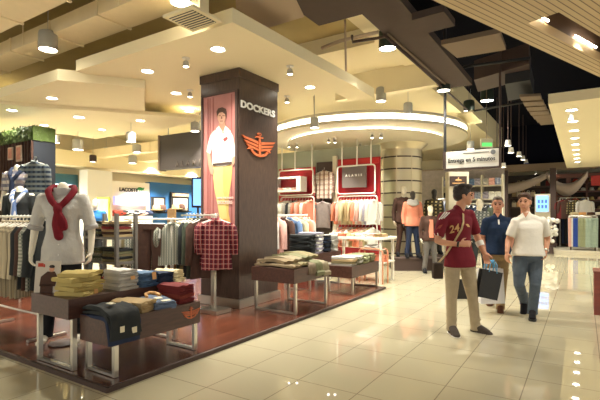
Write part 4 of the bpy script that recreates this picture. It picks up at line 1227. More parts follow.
# ================================================================ METAL COLUMN AND ITS MANNEQUINS
cp = at(400.5, 215, 12.85)
co = thing('metal_column', 'wide round champagne metal column ringed with dark joints', 'column', (cp.x, cp.y, 0))
R0 = .605
b = MB(); b.lathe([(R0, 0), (R0, 3.46)], seg=64); b.build('shaft', M['gold'], co, smooth=SH)
b = MB(); b.lathe([(R0, 3.28), (R0 + .02, 3.33), (R0 + .14, 3.43), (R0 + .16, 3.46), (R0, 3.46)], seg=64); b.build('capital', M['gold'], co, smooth=SH)
z = 3.06
while z > .3:
    MB().lathe([(R0 - .01, z - .018), (R0 + .006, z - .018), (R0 + .006, z + .018), (R0 - .01, z + .018)], seg=64, closed=True).build('joint_ring', M['darkbrown'], co, smooth=SH)
    z -= .34
for k in range(4):
    a = -PI / 2 + TH + (-1.1 + .7 * k)
    b = MB(); b.box((R0 * cos(a), R0 * sin(a), 1.6), (.02, .02, 3.0), Matrix.Rotation(a, 3, 'Z')); b.build('seam', M['gold'], co)
pb = at(414, 266, 12.1)
bx = onz(415, 260, 0)
bc_ = at(415, 215, 11.5); bc_.z = 0
o = MB().box((0, 0, .14), (1.2, .62, .28)).box((0, 0, .30), (1.24, .66, .04)).build('mannequin_plinth', M['darkbrown']); o.location = bc_; o.rotation_euler = (0, 0, TH)
tag(o, 'low dark mannequin plinth in front of the metal column', 'plinth')
def simple_mannequin(label, p, h, top, pants, body='mannequin', hl=None, long=True, face=FL, head=True):
    J, f, s, q, k = stand_joints(p, h, face, .03)
    t, sh, (s, f, l) = person(label, J, f, f, M[body], None, k, .016, top=top, pants=pants, sleeves_long=long, hem=-.10, headless=not head, name='mannequin', cat='mannequin', features=False, shoe=(M['blackc'], M['black']))
    return t, J, f, s, q, k, l
p = at(406.5, 215, 12.35); p.z = .325
p = at(412.5, 215, 11.34); p.z = .325
mt2, J, f, s, q, k, l = simple_mannequin('dark headed mannequin in a coral sweater and grey scarf on the plinth', p, 1.72, M['salmon'], M['navyc'], 'mannequindark')
b = MB()
for i in range(3): b.tube([J['neck'] + (s * cos(a) * (.10 + .02 * i) + f * sin(a) * (.09 + .025 * i)) + UP * (.02 - .045 * i + .02 * sin(3 * a)) for a in [2 * PI * j / 14 for j in range(14)]], .04, 8, closed=True)
sc_ = b.build('scarf', M['greyc'], mt2, org=l); remesh(sc_, .014, 2)
p = at(403.5, 215, 11.72); p.z = .325
simple_mannequin('pale headed mannequin in a brown top behind the coral sweater one', p, 1.86, M['brownc'], M['brownc'])
p = at(430, 215, 10.85); p.z = .0
mt3, J, f, s, q, k, l = simple_mannequin('pale headed mannequin in an open dark jacket over a coral top on the floor', p, 1.66, M['brownc'], cloth('grey_jeans', (.13, .12, .11)))
b = MB(); b.loft([[q(x * w, y, z) for x, y in ((-1, .10), (-.6, .165), (0, .175), (.6, .165), (1, .10))] + [q(x * w * .9, .05, z) for x in (1, .5, 0, -.5, -1)] for z, w in ((.93, .075), (1.1, .065), (1.3, .06), (1.40, .05))])
b.build('inner_top', M['salmon'], mt3, org=l, smooth=SH)
p = at(434, 215, 12.5); p.z = .30
o = MB().box((0, 0, .15), (.5, .5, .30)).build('mannequin_plinth', M['darkbrown']); o.location = (p.x, p.y, 0); o.rotation_euler = (0, 0, TH)
tag(o, 'dark plinth right of the metal column behind the jacket mannequin', 'plinth')
simple_mannequin('dark headed mannequin in a yellow and black checked shirt right of the column', p, 1.86, M['yellowcheck'], M['charc'], 'mannequindark')

# ================================================================ RED STORE
WY = 11.0
def wy(px, py, dy=0.0): return ony(px, py, WY + dy)
a0, a1 = wy(270, 160), wy(377.5, 160)
struct('wall_store', MB().box(((a0.x + a1.x) / 2, WY + .16, 1.66), (a1.x - a0.x, .12, 3.32)), mat('grey_green_wall', (.30, .32, .24), .7), 'grey green store wall below the round canopy')
def panel(name, label, cat, px0, px1, py0, py1, m, dy, th, ref=None):
    A, B_ = wy(px0, py0, dy), wy(px1, py1, dy)
    A.z = wy((px0 + px1) / 2, py0, dy).z; B_.z = wy((px0 + px1) / 2, py1, dy).z
    o = MB().box(((A.x + B_.x) / 2, WY + dy + th / 2, (A.z + B_.z) / 2), (abs(B_.x - A.x), th, abs(A.z - B_.z))).build(name, m, org=V(((A.x + B_.x) / 2, WY + dy, min(A.z, B_.z))))
    return tag(o, label, cat)
panel('wall_board', 'glossy red wall panel left of the dark strip in the store', 'panel', 279, 315, 168, 262, M['red'], .05, .05)
panel('wall_board', 'glossy red wall panel behind the grey name sign in the store', 'panel', 338, 380, 158, 262, M['red'], .05, .05)
panel('wall_board', 'dark wall panel with a checked shirt between the red panels', 'panel', 316.5, 331.5, 162, 262, M['darkbrown'], .03, .06)
panel('wall_board', 'narrow cream strip between the dark panel and the right red panel', 'panel', 332.5, 336.5, 156, 262, M['cream'], .0, .08)
sg = panel('store_sign', 'grey store sign with white spaced letters on the red wall', 'sign', 342, 366, 165, 187.5, mat('sign_grey', (.17, .14, .13), .5), -.12, .06)
lettering('lettering', 'ALANIS', .085, M['letter'], sg, (0, -.012, .33), (PI / 2, 0, 0), .01, .003, 2.0)
pn = panel('header_strip', 'bright red header strip above the grey store sign', 'panel', 341, 378, 159, 164, mat('bright_red', (.55, .02, .02), .4), -.02, .06)
# white tube frames
def frame(label, px0, px1, py0, py1, dy, r=.02, rods=()):
    pts = [wy(px0, py0, dy), wy(px1, py0, dy), wy(px1, py1, dy), wy(px0, py1, dy)]
    zt_, zb_ = wy((px0 + px1) / 2, py0, dy).z, wy((px0 + px1) / 2, py1, dy).z
    x0, x1 = pts[0].x, pts[1].x
    t = thing('wall_rail', label, 'clothes frame', ((x0 + x1) / 2, WY + dy, zb_))
    b = MB(); c = .08
    ring = []
    for cx, cz, a in ((x1 - c, zt_ - c, 0), (x0 + c, zt_ - c, 90), (x0 + c, zb_ + c, 180), (x1 - c, zb_ + c, 270)):
        for k in range(5): ang = math.radians(a + 22.5 * k); ring.append(V((cx + c * cos(ang), WY + dy, cz + c * sin(ang))))
    b.tube(ring, r, 8, closed=True); b.build('tube_frame', M['whitemetal'], t, org=t.location, smooth=True)
    for px in rods:
        x = wy(px, py0, dy).x
        b = MB(); b.tube([(x, WY + dy, zt_), (x, WY + dy, 3.47)], .018, 8); b.build('hanging_rod', M['whitemetal'], t, org=t.location, smooth=True)
    for z in (zb_ + (zt_ - zb_) * .0,):
        for x in (x0 + .1, x1 - .1):
            b = MB(); b.tube([(x, WY + dy, z), (x, WY + .1, z)], .014, 8); b.build('wall_arm', M['whitemetal'], t, org=t.location)
    return t
frame('white tube frame with hanging rods around the grey store sign', 337.5, 375, 165.5, 193.5, -.22, rods=(342, 357, 371))
frame('white tube frame with hanging rods above the white display box', 279, 313, 170, 195, -.22, rods=(282, 295, 312))
frame('salmon row clothes frame under the grey store sign', 338, 377, 196, 221, -.20)
frame('lower clothes frame under the salmon row', 338, 377, 223.5, 247, -.20)
frame('clothes frame left of the dark wall panel', 281, 314, 197, 224, -.22)
# white box shelf
t = thing('box_shelf', 'white open display box shelf on the left red wall', 'shelf', (wy(294, 190).x, WY - .25, wy(294, 192, -.25).z))
A, B_ = wy(279.5, 177, -.25), wy(308, 192, -.25)
w_ = B_.x - A.x; h_ = wy(294, 177, -.25).z - t.location.z
b = MB(); th = .05
b.box((0, 0, th / 2), (w_, .36, th)); b.box((0, 0, h_ - th / 2), (w_, .36, th)); b.box((-w_ / 2 + .04, 0, h_ / 2), (.08, .36, h_ - .1)); b.box((w_ / 2 - .07, 0, h_ / 2), (.14, .36, h_ - .1))
b.build('box', M['white'], t)
b = MB(); b.box((0, .16, h_ / 2), (w_ - .2, .03, h_ - .1)); b.build('back_board', M['red'], t)
for k in range(3):
    folded(f'folded pink top in the white box shelf, {ORD[k]} from the left', t.location + V((-.22 + .24 * k, 0, th)), 0, .2, .24, .08, 3, [M['pink'], M['whitec'], M['pink']][k], 'folded_garment', 'top')
# garments of the store
def wallhang(label, px, py, m, name='hanging_shirt', cat='shirt', rz=0, dy=-.24, L=.66, w=.44, sleeve=.26, th=.1, trs=False):
    p = wy(px, py, dy)
    return hang(name, label, cat, p, rz, m, w, L, th, sleeve)
wallhang('white and brown checked shirt displayed on the dark panel of the red store', 324, 168.5, M['whitecheck'], L=.78, w=.52, sleeve=.5, dy=-.12)
wallhang('plain grey T-shirt displayed below the checked shirt', 322.5, 199.5, cloth('grey_tshirt', (.25, .21, .20)), L=.74, w=.52, sleeve=.22, dy=-.12)
seq = ['salmon', 'pink', 'creamc', 'creamc', 'khaki', 'creamc', 'salmon', 'whitec', 'pink', 'whitec', 'lilac', 'whitec']
z = wy(357, 197, -.2).z
for k, c in enumerate(seq):
    p = wy(340.5 + 3.0 * k, 198, -.2); p.z = z - .03
    hang('hanging_shirt', f'{ {"creamc": "cream", "whitec": "white"}.get(c, c)} shirt, {ORD[k]} from the left in the upper row under the store sign', 'shirt', p, 1.0 + random.uniform(-.2, .2), M[c], .42, .64, .07, .42)
seq = ['whitec', 'salmon', 'pink', 'whitec', 'khaki', 'salmon', 'salmon', 'pink', 'creamc', 'whitec']
z = wy(357, 224.5, -.2).z
for k, c in enumerate(seq):
    p = wy(341 + 3.5 * k, 225, -.2); p.z = z - .03
    hang('hanging_shirt', f'{ {"creamc": "cream", "whitec": "white"}.get(c, c)} top, {ORD[k]} from the left in the lower row under the store sign', 'top', p, 1.0 + random.uniform(-.2, .2), M[c], .40, .50, .07, .2)
seq = ['salmon', 'whitec', 'whitec', 'greyc', 'charc', 'greyc', 'salmon', 'pink', 'salmon', 'whitec', 'salmon']
z = wy(297, 198, -.22).z
for k, c in enumerate(seq):
    p = wy(282 + 2.9 * k, 199, -.22); p.z = z - .03
    hang('hanging_shirt', f'{ {"creamc": "cream", "whitec": "white", "greyc": "grey", "charc": "charcoal"}.get(c, c)} shirt, {ORD[k]} from the left under the white box shelf', 'shirt', p, .9 + random.uniform(-.2, .2), M[c], .42, .70, .07, .42)
# round rack of jackets just right of the pillar
rk = at(287, 215, 9.2)
t = thing('clothes_rack', 'round white clothes rack of pale jackets just right of the pillar', 'clothes rack', (rk.x, rk.y, 0))
b = MB(); b.tube([(.42 * cos(a), .42 * sin(a), 1.42) for a in [2 * PI * k / 24 for k in range(24)]], .014, 8, closed=True); b.build('ring_rail', M['whitemetal'], t, smooth=True)
b = MB(); b.tube([(0, 0, 0), (0, 0, 1.40)], .02, 8); b.build('post', M['whitemetal'], t)
for a in (0, PI / 2):
    b = MB(); b.tube([(.42 * cos(a), .42 * sin(a), 1.40), (-.42 * cos(a), -.42 * sin(a), 1.40)], .01, 6); b.build('spoke', M['whitemetal'], t)
    b = MB(); b.box((0, 0, .012), (.8 if a == 0 else .05, .05 if a == 0 else .8, .024)); b.build('foot', M['whitemetal'], t)
cl = ['green', 'creamc', 'charc', 'whitec', 'pink', 'brownc', 'blue', 'creamc', 'salmon', 'greyc', 'olive', 'whitec']
for k in range(12):
    a = -PI / 2 + TH - 1.6 + .29 * k
    hang('hanging_jacket', f'{ {"creamc": "cream", "whitec": "white", "greyc": "grey", "charc": "charcoal", "brownc": "brown"}.get(cl[k], cl[k])} jacket, {ORD[k]} from the left on the round rack right of the pillar', 'jacket', (rk.x + .42 * cos(a), rk.y + .42 * sin(a), 1.42), a + 1.1, M[cl[k]], .42, .70, .07, .48)
# white table in front of the red store
wt_ = at(361, 215, 9.7)
t = thing('display_table', 'white topped display table in front of the red store', 'table', (wt_.x, wt_.y, 0), 0)
b = MB(); b.box((0, 0, .93), (1.35, .8, .05)); b.build('tabletop', M['white'], t)
for x in (-.6, .6):
    for y in (-.34, .34):
        b = MB(); b.box((x, y, .455), (.05, .05, .905)); b.build('leg', M['whitemetal'], t)
b = MB(); b.box((0, 0, .42), (1.28, .74, .03)); b.build('lower_shelf', M['white'], t)
for k in range(6):
    c = ['whitec', 'salmon', 'creamc', 'whitec', 'pink', 'khaki'][k]
    stack(names(2, f'folded top in {["white", "salmon", "cream", "chalk white", "pink", "khaki"][k]}', 'on the white table, ' + ORD[k] + ' pile from the left'), (wt_.x - .54 + .215 * k, wt_.y - .15, .955), 0, .19, .3, .035, [M[c]], 2, name='folded_garment', cat='top')
for k in range(3):
    stack(names(3, f'folded {["salmon", "pink", "coral"][k]} garment', ['first', 'second', 'third'][k] + ' pile under the white table'), (wt_.x - .1 + .3 * k, wt_.y - .15, .435), 0, .26, .3, .05, [M['salmon'], M['pink'], M['salmon']][k:k + 1], 2, name='folded_garment', cat='folded clothes')
# salmon loop rack at the right end
lp = at(378, 215, 9.2)
t = thing('loop_stand', 'salmon coloured bent tube stand beside the white table', 'stand', (lp.x, lp.y, 0))
for y in (-.14, .14):
    b = MB(); pts = [(.16, y, 0), (.16, y, .62)] + [(.16 - .1 + .1 * cos(a), y, .62 + .1 * sin(a)) for a in (.4, .8, 1.2, 1.57)] + [(-.30, y, .72), (-.36, y, .68), (-.36, y, 0)]
    b.tube(pts, .018, 8); b.build('tube_loop', mat('salmon_metal', (.70, .30, .18), .35), t, smooth=True)
b = MB(); b.box((-.1, 0, .70), (.42, .28, .02)); b.build('shelf', M['white'], t)
folded('folded grey hoodie on the salmon tube stand', (lp.x - .1, lp.y, .711), 0, .3, .26, .09, 2, M['greyc'], 'folded_hoodie', 'hoodie')

# ================================================================ HANGING SIGNS
s0, s1 = ony(446.5, 153.5, 9.2), ony(499, 148, 9.2)
zt_, zb_ = ony(472, 150.2, 9.2).z, ony(472, 167.5, 9.2).z
t = thing('hanging_sign', 'white hanging sign board with black words and two dark poles', 'sign', ((s0.x + s1.x) / 2, 9.2, zb_))
W = s1.x - s0.x; H = zt_ - zb_
b = MB(); b.box((0, 0, H / 2), (W, .07, H)); b.build('board', M['white'], t)
b = MB(); b.box((0, 0, -.02), (W + .06, .10, .04)); b.box((-W / 2 - .03, 0, H / 2), (.06, .10, H)); b.box((W / 2 + .02, 0, H / 2), (.03, .10, H)); b.build('frame', M['darkbrown'], t)
wl_o = lettering('lettering', 'Entrega en 5 minutos', .122, M['black'], t, (-.01, -.042, H * .44), (PI / 2, 0, 0), .004, .0022, 1.05)
wl_o.scale = (.80, 1, 1)
b = MB(); b.box((.08, -.038, H * .84), (.48, .004, .014)); b.build('rule_line', mat('grey_print', (.25, .25, .25), .5), t)
b = MB(); b.lathe([(.001, 0), (.045, 0), (.045, .008), (.001, .008)], seg=20)
o = b.build('round_badge', mat('grey_print2', (.22, .23, .25), .5), t); o.location = (W * .40, -.036, H * .80); o.rotation_euler = (PI / 2, 0, 0)
b = MB(); b.tube([(-W / 2 - .03, 0, 0), (-W / 2 - .03, 0, 5.29 - zb_)], .028, 10); b.build('pole', M['black'], t)
b = MB(); b.tube([(W / 2 + .02, 0, 0), (W / 2 + .02, 0, 5.29 - zb_)], .022, 10); b.build('pole', M['darkbrown'], t)
# green emergency exit lamp behind it
e = at(486.5, 147, 11.5)
t = thing('exit_sign', 'small green lit sign in a pale frame above the white hanging sign', 'sign', e, TH)
b = MB(); b.box((0, 0, .10), (.32, .06, .24)); b.build('case', M['cream'], t)
b = MB(); b.box((0, -.034, .06), (.26, .01, .10)); b.build('lit_face', mat('green_lit', (.08, .45, .10), .4, emit=.9), t)
b = MB(); b.tube([(0, 0, .2), (0, 0, 5.29 - e.z)], .01, 6); b.build('rod', M['tan'], t)
# dark sign board left of the pillar
s0, s1 = onx(160, 152, -7.6), onx(201, 152, -7.6)
p0 = at(162, 150, 9.0)
ds0, ds1 = ony(162, 166, 6.9), ony(207, 166, 6.9)
zt_, zb_ = ony(180, 134, 6.9).z, ony(180, 169, 6.9).z
t = thing('hanging_sign', 'dark brown hanging sign board with raised letters left of the pillar', 'sign', ((ds0.x + ds1.x) / 2, 6.9, zb_))
W = ds1.x - ds0.x; H = zt_ - zb_
b = MB(); b.box((0, 0, H / 2), (W, .16, H)); b.build('board', mat('sign_brown', (.055, .045, .04), .45), t)
b = MB(); b.box((-W / 2, 0, H / 2), (.05, .20, H + .03)); b.build('edge_strip', M['tan'], t)
lettering('lettering', 'ALANIS', .15, mat('dark_letters', (.10, .08, .065), .4), t, (.30, -.088, .10), (PI / 2, 0, 0), .02, .003, 2.1)
for x in (-W * .35, W * .35):
    b = MB(); b.tube([(x, 0, H), (x, 0, 4.44 - zb_)], .012, 6); b.build('rod', M['greylamp'], t)

# ================================================================ LEFT DISPLAY WALL
t = thing('display_wall', 'display wall of dark slats under green foliage at the left edge', 'display wall', (-9.3, 4.3, 0))
b = MB(); b.box((-9.3, 4.35, 1.525), (1.62, .4, 3.05)); b.build('panel', mat('slat_dark', (.02, .025, .035), .5), t, org=t.location)
for k in range(14):
    b = MB(); b.box((-10.05 + .118 * k, 4.135, 1.4), (.035, .04, 2.8)); b.build('slat', M['brownc'], t, org=t.location)
rnd = random.Random(5)
b = MB()
for i in range(900):
    x = rnd.uniform(-10.12, -8.46); z = rnd.uniform(2.80, 3.06); y = 4.13 - rnd.uniform(0, .07)
    a = rnd.uniform(0, 6.3); r = rnd.uniform(.02, .045); ti = rnd.uniform(-.6, .6)
    d1 = V((cos(a), -.4 * sin(ti), sin(a))) * r; d2 = V((-sin(a), .5, cos(a))) * r * .5
    c = V((x, y, z)); b.face([b.bm.verts.new(q_) for q_ in (c - d1, c + d2, c + d1, c - d2)])
for i in range(140):
    y = rnd.uniform(4.15, 4.5); z = rnd.uniform(2.80, 3.06); c = V((-8.475, y, z)); a = rnd.uniform(0, 6.3); r = .035
    d1 = V((.3, cos(a), sin(a))) * r; d2 = V((.3, -sin(a), cos(a))) * r * .5
    b.face([b.bm.verts.new(q_) for q_ in (c - d1, c + d2, c + d1, c - d2)])
fo = b.build('foliage', mat('leaf_green', (.075, .11, .025), .6, var=.5, vscale=20), t, org=t.location)
b = MB(); b.box((-9.3, 4.14, 2.93), (1.64, .02, .26)); b.box((-8.48, 4.33, 2.93), (.02, .4, .26)); b.build('moss_backing', mat('moss', (.07, .11, .02), .9, var=.4, vscale=9), t, org=t.location)
for lab, px, py, w, h in (('small framed picture on the dark slats, left one', 10.5, 160, .19, .24), ('taller framed picture on the dark slats, right one', 19, 161.5, .20, .30)):
    c = ony(px, py, 4.09)
    t = thing('picture', lab, 'picture', c)
    b = MB(); b.box((0, 0, h / 2), (w, .02, h)); b.build('frame', mat('pic_frame', (.45, .33, .24), .5), t)
    b = MB(); b.box((0, -.012, h / 2), (w * .72, .006, h * .76)); b.build('print', mat('pic_print', (.40, .16, .10), .5, var=.7, vscale=12), t)
def bust(label, p, h, top, scarf, cat='mannequin', skin='mannequin', face=FL):
    """torso form on a stand"""
    f = face; s = f.cross(UP).normalized(); k = 1.0
    J, f, s, q, k = stand_joints((p.x, p.y, p.z - .86), 1.78, f, .03)
    loc = V((p.x, p.y, p.z))
    t = thing('torso_form', label, cat, loc)
    b = MB(); torso(b, J, s, f, .93)
    b.limb([J['neck'] - UP * .05, J['neck'] + UP * .05], [.062, .055])
    for S in 'LR':
        b.limb([J['sh' + S], J['el' + S], J['wr' + S]], [.05, .041, .028]); hand(b, J['wr' + S], J['ha' + S] - J['wr' + S], J['hn' + S], J['hu' + S], .5)
    o = b.build('body', M[skin], t, org=loc); remesh(o, .012, 3)
    b = MB(); torso(b, J, s, f, 1.06, hem=-.08)
    for S in 'LR': b.tube([J['sh' + S], J['sh' + S].lerp(J['el' + S], 1.0)], [.074, .062], 14)
    o = b.build('shirt', top, t, org=loc); remesh(o, .014, 3)
    b = MB()
    for g in (1, -1): b.limb([J['neck'] - f * .06 + UP * .03, J['neck'] + s * g * .09 + UP * .02, J['neck'] + s * g * .06 - UP * .10 + f * .12, J['neck'] - UP * .2 + f * .15], [.035, .04, .035, .03])
    b.limb([J['neck'] - UP * .18 + f * .155, J['neck'] - UP * .40 + f * .16], [.034, .05])
    o = b.build('scarf', scarf, t, org=loc); remesh(o, .013, 2)
    return t, J
pb_ = at(17.5, 215, 8.05); pb_.z = 1.42 - (198 - 215) * 8.05 / 440 - .42
pb_ = ony(17.5, 206, 3.85)
b1, _ = bust('torso form in a white patterned shirt with a navy sweater on the slat wall', pb_, 1, bands('white_navy', [(.62, .58, .52), (.35, .30, .30), (.20, .20, .25)], 9, 'X', both='Z', w=.5), M['navyc'])
o = MB().box((0, .10, 0), (.30, .42, .03)).build('bracket', M['darkbrown'], b1); o.location = (0, .0, -.03)
pb2 = at(20, 232, 7.0)
b2, _ = bust('torso form in a dark jacket with a blue and white scarf above the left rack', pb2, 1, M['charc'], M['bluestripe'])
zz = pb2.z
b = MB(); b.tube([(0, 0, -zz + .02), (0, 0, .05)], .02, 8); b.lathe([(.001, -zz), (.16, -zz), (.16, -zz + .02), (.001, -zz + .02)]); b.build('stand', M['steel'], b2)
hang('hanging_shirt', 'dark blue checked shirt hanging at the right edge of the slat wall', 'shirt', ony(34.5, 158, 4.0), .5, bands('navy_check', [(.05, .07, .10), (.02, .03, .05), (.16, .18, .17)], 12, 'X', both='Z'), .46, .80, .1, .45)
hk = ony(34.5, 158, 4.0)
tag(MB().tube([(-8.47, 4.2, hk.z + .005), (hk.x + .1, 3.98, hk.z + .005)], .012, 6).build('wall_hook_bar', M['steel'], org=V((-8.47, 4.2, hk.z))), 'steel bar reaching from the slat wall to hold the dark checked shirt', 'hook')

# ================================================================ FAR LEFT SHOPS (on wall_left)
XL = -15.4
def xl(px, py, dx=0.0): return onx(px, py, XL + dx)
def lpanel(name, label, cat, px0, px1, py0, py1, m, dx=.05, th=None):
    th = th or dx + .09
    A, B_ = xl(px0, (py0 + py1) / 2, dx), xl(px1, (py0 + py1) / 2, dx)
    pm = (px0 + px1) / 2
    z1, z0 = xl(pm, py0, dx).z, xl(pm, py1, dx).z
    o = MB().box((XL + dx - th / 2, (A.y + B_.y) / 2, (z0 + z1) / 2), (th, abs(B_.y - A.y), z1 - z0)).build(name, m, org=V((XL + dx, (A.y + B_.y) / 2, z0)))
    return tag(o, label, cat)
lp_ = lpanel('shop_facade', 'white shop panel with dark lettering and a green mark at the back left', 'panel', 112, 149.5, 182, 243, mat('bright_white', (.86, .82, .72), .4), .2)
o = lettering('lettering', 'LACOSTE', .20, M['black'], lp_, (.02, -.14, xl(128, 190, .2).z - lp_.location.z), (PI / 2, 0, PI / 2), .02, .006, 1.0)
gy = xl(140.5, 190, .2)
b = MB(); b.tube([(0, -.33, .0), (0, -.15, .06), (0, .0, .05), (0, .15, .04), (0, .30, .10)], [.02, .06, .08, .06, .02], 8); b.tube([(0, .12, .06), (0, .28, -.01)], [.04, .02], 8); b.tube([(0, -.05, 0), (0, -.1, -.1)], .025, 6); b.tube([(0, .1, 0), (0, .12, -.1)], .025, 6)
o = b.build('green_mark', mat('green_mark', (.02, .22, .05), .5), lp_, smooth=True); o.location = gy - lp_.location
o.scale = (.3, .62, .9)
sc2 = lpanel('lit_shelf', 'glowing lilac strip light below the dark lettering of the white panel', 'light', 115, 148, 197, 205, mat('lilac_lit', (.42, .42, .85), .4, emit=.45), .32, .12)
for k in range(6):
    p = xl(118 + 5.5 * k, 215, .5)
    folded(f'folded shirt, {ORD[k]} from the left below the glowing lilac strip', V((p.x, p.y, xl(130, 216, .5).z)), -PI / 2, .5, .4, .22, 3, [M['redc'], M['charc'], M['whitec'], M['charc'], M['pink'], M['navyc']][k], 'folded_shirt', 'shirt')
A, B_ = xl(114, 216, .5), xl(149, 216, .5)
tag(MB().box((XL + .47, (A.y + B_.y) / 2, xl(131, 216, .5).z / 2), (.5, abs(B_.y - A.y), xl(131, 216, .5).z)).build('shop_counter', M['white'], org=V((XL + .5, (A.y + B_.y) / 2, 0))), 'white counter under the glowing lilac strip', 'counter')
bw = lpanel('shop_facade', 'blue shop front right of the white lettered panel', 'panel', 150.5, 204, 184, 243, mat('shop_blue', (.03, .13, .34), .5), .25)
for nm, px0, px1, py0, py1 in (('left', 152, 165.5, 197, 212), ('right', 171, 189, 192.5, 211)):
    q_ = lpanel('display_niche', f'dark framed display niche, {nm} one in the blue shop front', 'niche', px0, px1, py0, py1, M['black'], .34, .14)
    A, B_ = xl(px0 + 2, 204, .36), xl(px1 - 2, 204, .36)
    z1, z0 = xl((px0 + px1) / 2, py0 + (6 if nm == 'right' else 1.5), .36).z, xl((px0 + px1) / 2, py1 - 1, .36).z
    b = MB(); b.box((.01, 0, (z0 + z1) / 2 - q_.location.z), (.02, abs(A.y - B_.y), z1 - z0)); b.build('lit_back', mat('niche_lit', (.55, .45, .33), .5, emit=.18), q_)
    if nm == 'right':
        b = MB(); b.box((.03, 0, xl(180, 195, .36).z - q_.location.z), (.02, .95, .14)); b.build('name_plate', M['tan'], q_)
        b = MB(); b.box((.045, 0, xl(180, 195, .36).z - q_.location.z), (.02, .6, .05)); b.build('plate_mark', M['letter'], q_)
    for k in range(2):
        p = xl(px0 + 4.5 + 6 * k, py1 - 1, .55)
        o = MB().lathe([(.001, 0), (.30, .03), (.32, .06), (.16, .07), (.15, .20), (.10, .26), (.001, .28)], seg=18).build('hat', [M['khaki'], M['brownc']][k], smooth=SH); o.location = p
        tag(o, f'{["khaki", "brown"][k]} brimmed hat in the {nm} niche of the blue shop front', 'hat')
    p = xl((px0 + px1) / 2, py1 + .0, .55)
    tag(MB().box((0, 0, -.03), (.5, abs(A.y - B_.y) + .2, .05)).build('niche_shelf', M['black'], org=V((0, 0, 0))), f'black shelf holding hats in the {nm} niche', 'shelf').location = (XL + .5, p.y, p.z)
sn = at(198, 207, 12)
t = thing('lit_screen', 'narrow bright blue lit screen at the left edge of the pillar', 'screen', sn, TH + .3)
b = MB(); b.box((0, 0, .40), (.34, .06, .84)); b.build('case', M['black'], t)
b = MB(); b.box((0, -.034, .40), (.26, .01, .72)); b.build('display', M['glass'], t)
b = MB(); b.tube([(0, .02, -sn.z), (0, .02, .05)], .03, 8); b.build('post', M['black'], t)
# shop with the dark teal fascia behind the mannequin
tf = lpanel('shop_fascia', 'dark teal shop fascia with a glowing white light bar behind the mannequin', 'shop front', 30, 78, 173, 186, mat('teal_dark', (.03, .11, .14), .5), .3)
b = MB(); A, B_ = xl(40, 185, .4), xl(78, 185, .4); b.box((.06, 0, xl(58, 188, .4).z - tf.location.z), (.06, abs(A.y - B_.y), xl(58, 183.5, .4).z - xl(58, 192, .4).z)); b.build('light_bar', mat('cool_light', (.75, .88, 1), .4, emit=1.6), tf)
lpanel('shop_facade', 'dark shop opening below the glowing white light bar', 'panel', 30, 78, 192.5, 243, mat('shop_dark', (.10, .14, .15), .6, var=.6, vscale=2), .2)
cwp = xl(92, 210, .5)
o = MB().box((0, 0, 1.5), (.5, .95, 3.0)).build('column', M['white']); o.location = (XL + .75, cwp.y, 0)
tag(o, 'plain white square column between the light bar and the white shop panel', 'column')
# mannequin in the bright blue jacket beside the column
p = at(96, 215, 9.5); p.z = .15
o = MB().box((0, 0, .075), (.6, .6, .15)).build('mannequin_plinth', M['white']); o.location = (p.x, p.y, 0); tag(o, 'white plinth under the blue jacket mannequin', 'plinth')
simple_mannequin('white mannequin in a bright blue jacket behind the shelf unit', p, 1.62, cloth('bright_blue', (.03, .16, .42)), M['charc'])
yp = at(103.5, 225, 10.5)
t = thing('poster_stand', 'bright yellow green framed poster on a stand near the blue jacket mannequin', 'sign', (yp.x, yp.y, 0), TH)
b = MB(); b.box((0, 0, 1.42), (.30, .04, .85)); b.build('frame', mat('lime', (.55, .60, .08), .5), t)
b = MB(); b.box((0, -.025, 1.42), (.24, .01, .76)); b.build('print', mat('lime_print', (.55, .50, .42), .5, var=.6, vscale=6), t)
b = MB(); b.tube([(0, 0, 0), (0, 0, 1.02)], .02, 8); b.box((0, 0, .01), (.3, .3, .02)); b.build('stand', M['steel'], t)

# far-left ceiling: beams, ducts and small lamps
for k, (y0, y1, z0, z1, m) in enumerate(((9.2, 9.5, 3.45, 3.75, 'duct'), (11.0, 11.5, 3.5, 3.8, 'soffit'), (13.0, 13.3, 3.55, 3.9, 'duct'), (15.5, 16.1, 3.55, 3.9, 'soffit'), (18.5, 19, 3.6, 3.95, 'duct'))):
    duct(-15.3, -7.9 - .1 * k, y0, y1, z0, z1, f'cream ceiling beam duct over the far left shops, {ORD[k]} from the camera', m, 1.6)
struct('trim_2', MB().box((-15.0, 10, 3.35), (.9, 19, .5)), M['soffit'], 'cream bulkhead above the far left shops')
for k, (px, py, d, r) in enumerate(((56, 143, 10, .08), (131, 142, 9.5, .10), (137, 152.5, 11.5, .10), (132.5, 163.5, 12.5, .11), (93, 162, 12, .09), (195, 131.5, 9.2, .09), (78, 150, 10.5, .12))):
    p = at(px, py, d)
    pendant(p, ['small pale pendant lamp above the light bar shop', 'pale pendant lamp nearest the dark hanging sign', 'pale pendant lamp second below the dark sign corner', 'pale pendant lamp lowest left of the dark hanging sign', 'dark rimmed pendant lamp near the white panel', 'pale pendant lamp between the dark sign and the pillar', 'wide pale pendant lamp over the white square column'][k], r, r * 2.2, 'darkbrown' if k == 4 else 'greylamp', 4.44 if p.y > 7.3 else 4.74, 45)
for k in range(7):
    p = V((-14.2, 5.0 + 2.2 * k, 3.6))
    pendant(p, f'{ORD[k]} small lamp of the row along the far left shop fronts', .10, .22, 'greylamp', 4.74 if p.y < 7.2 else 4.44, 420)
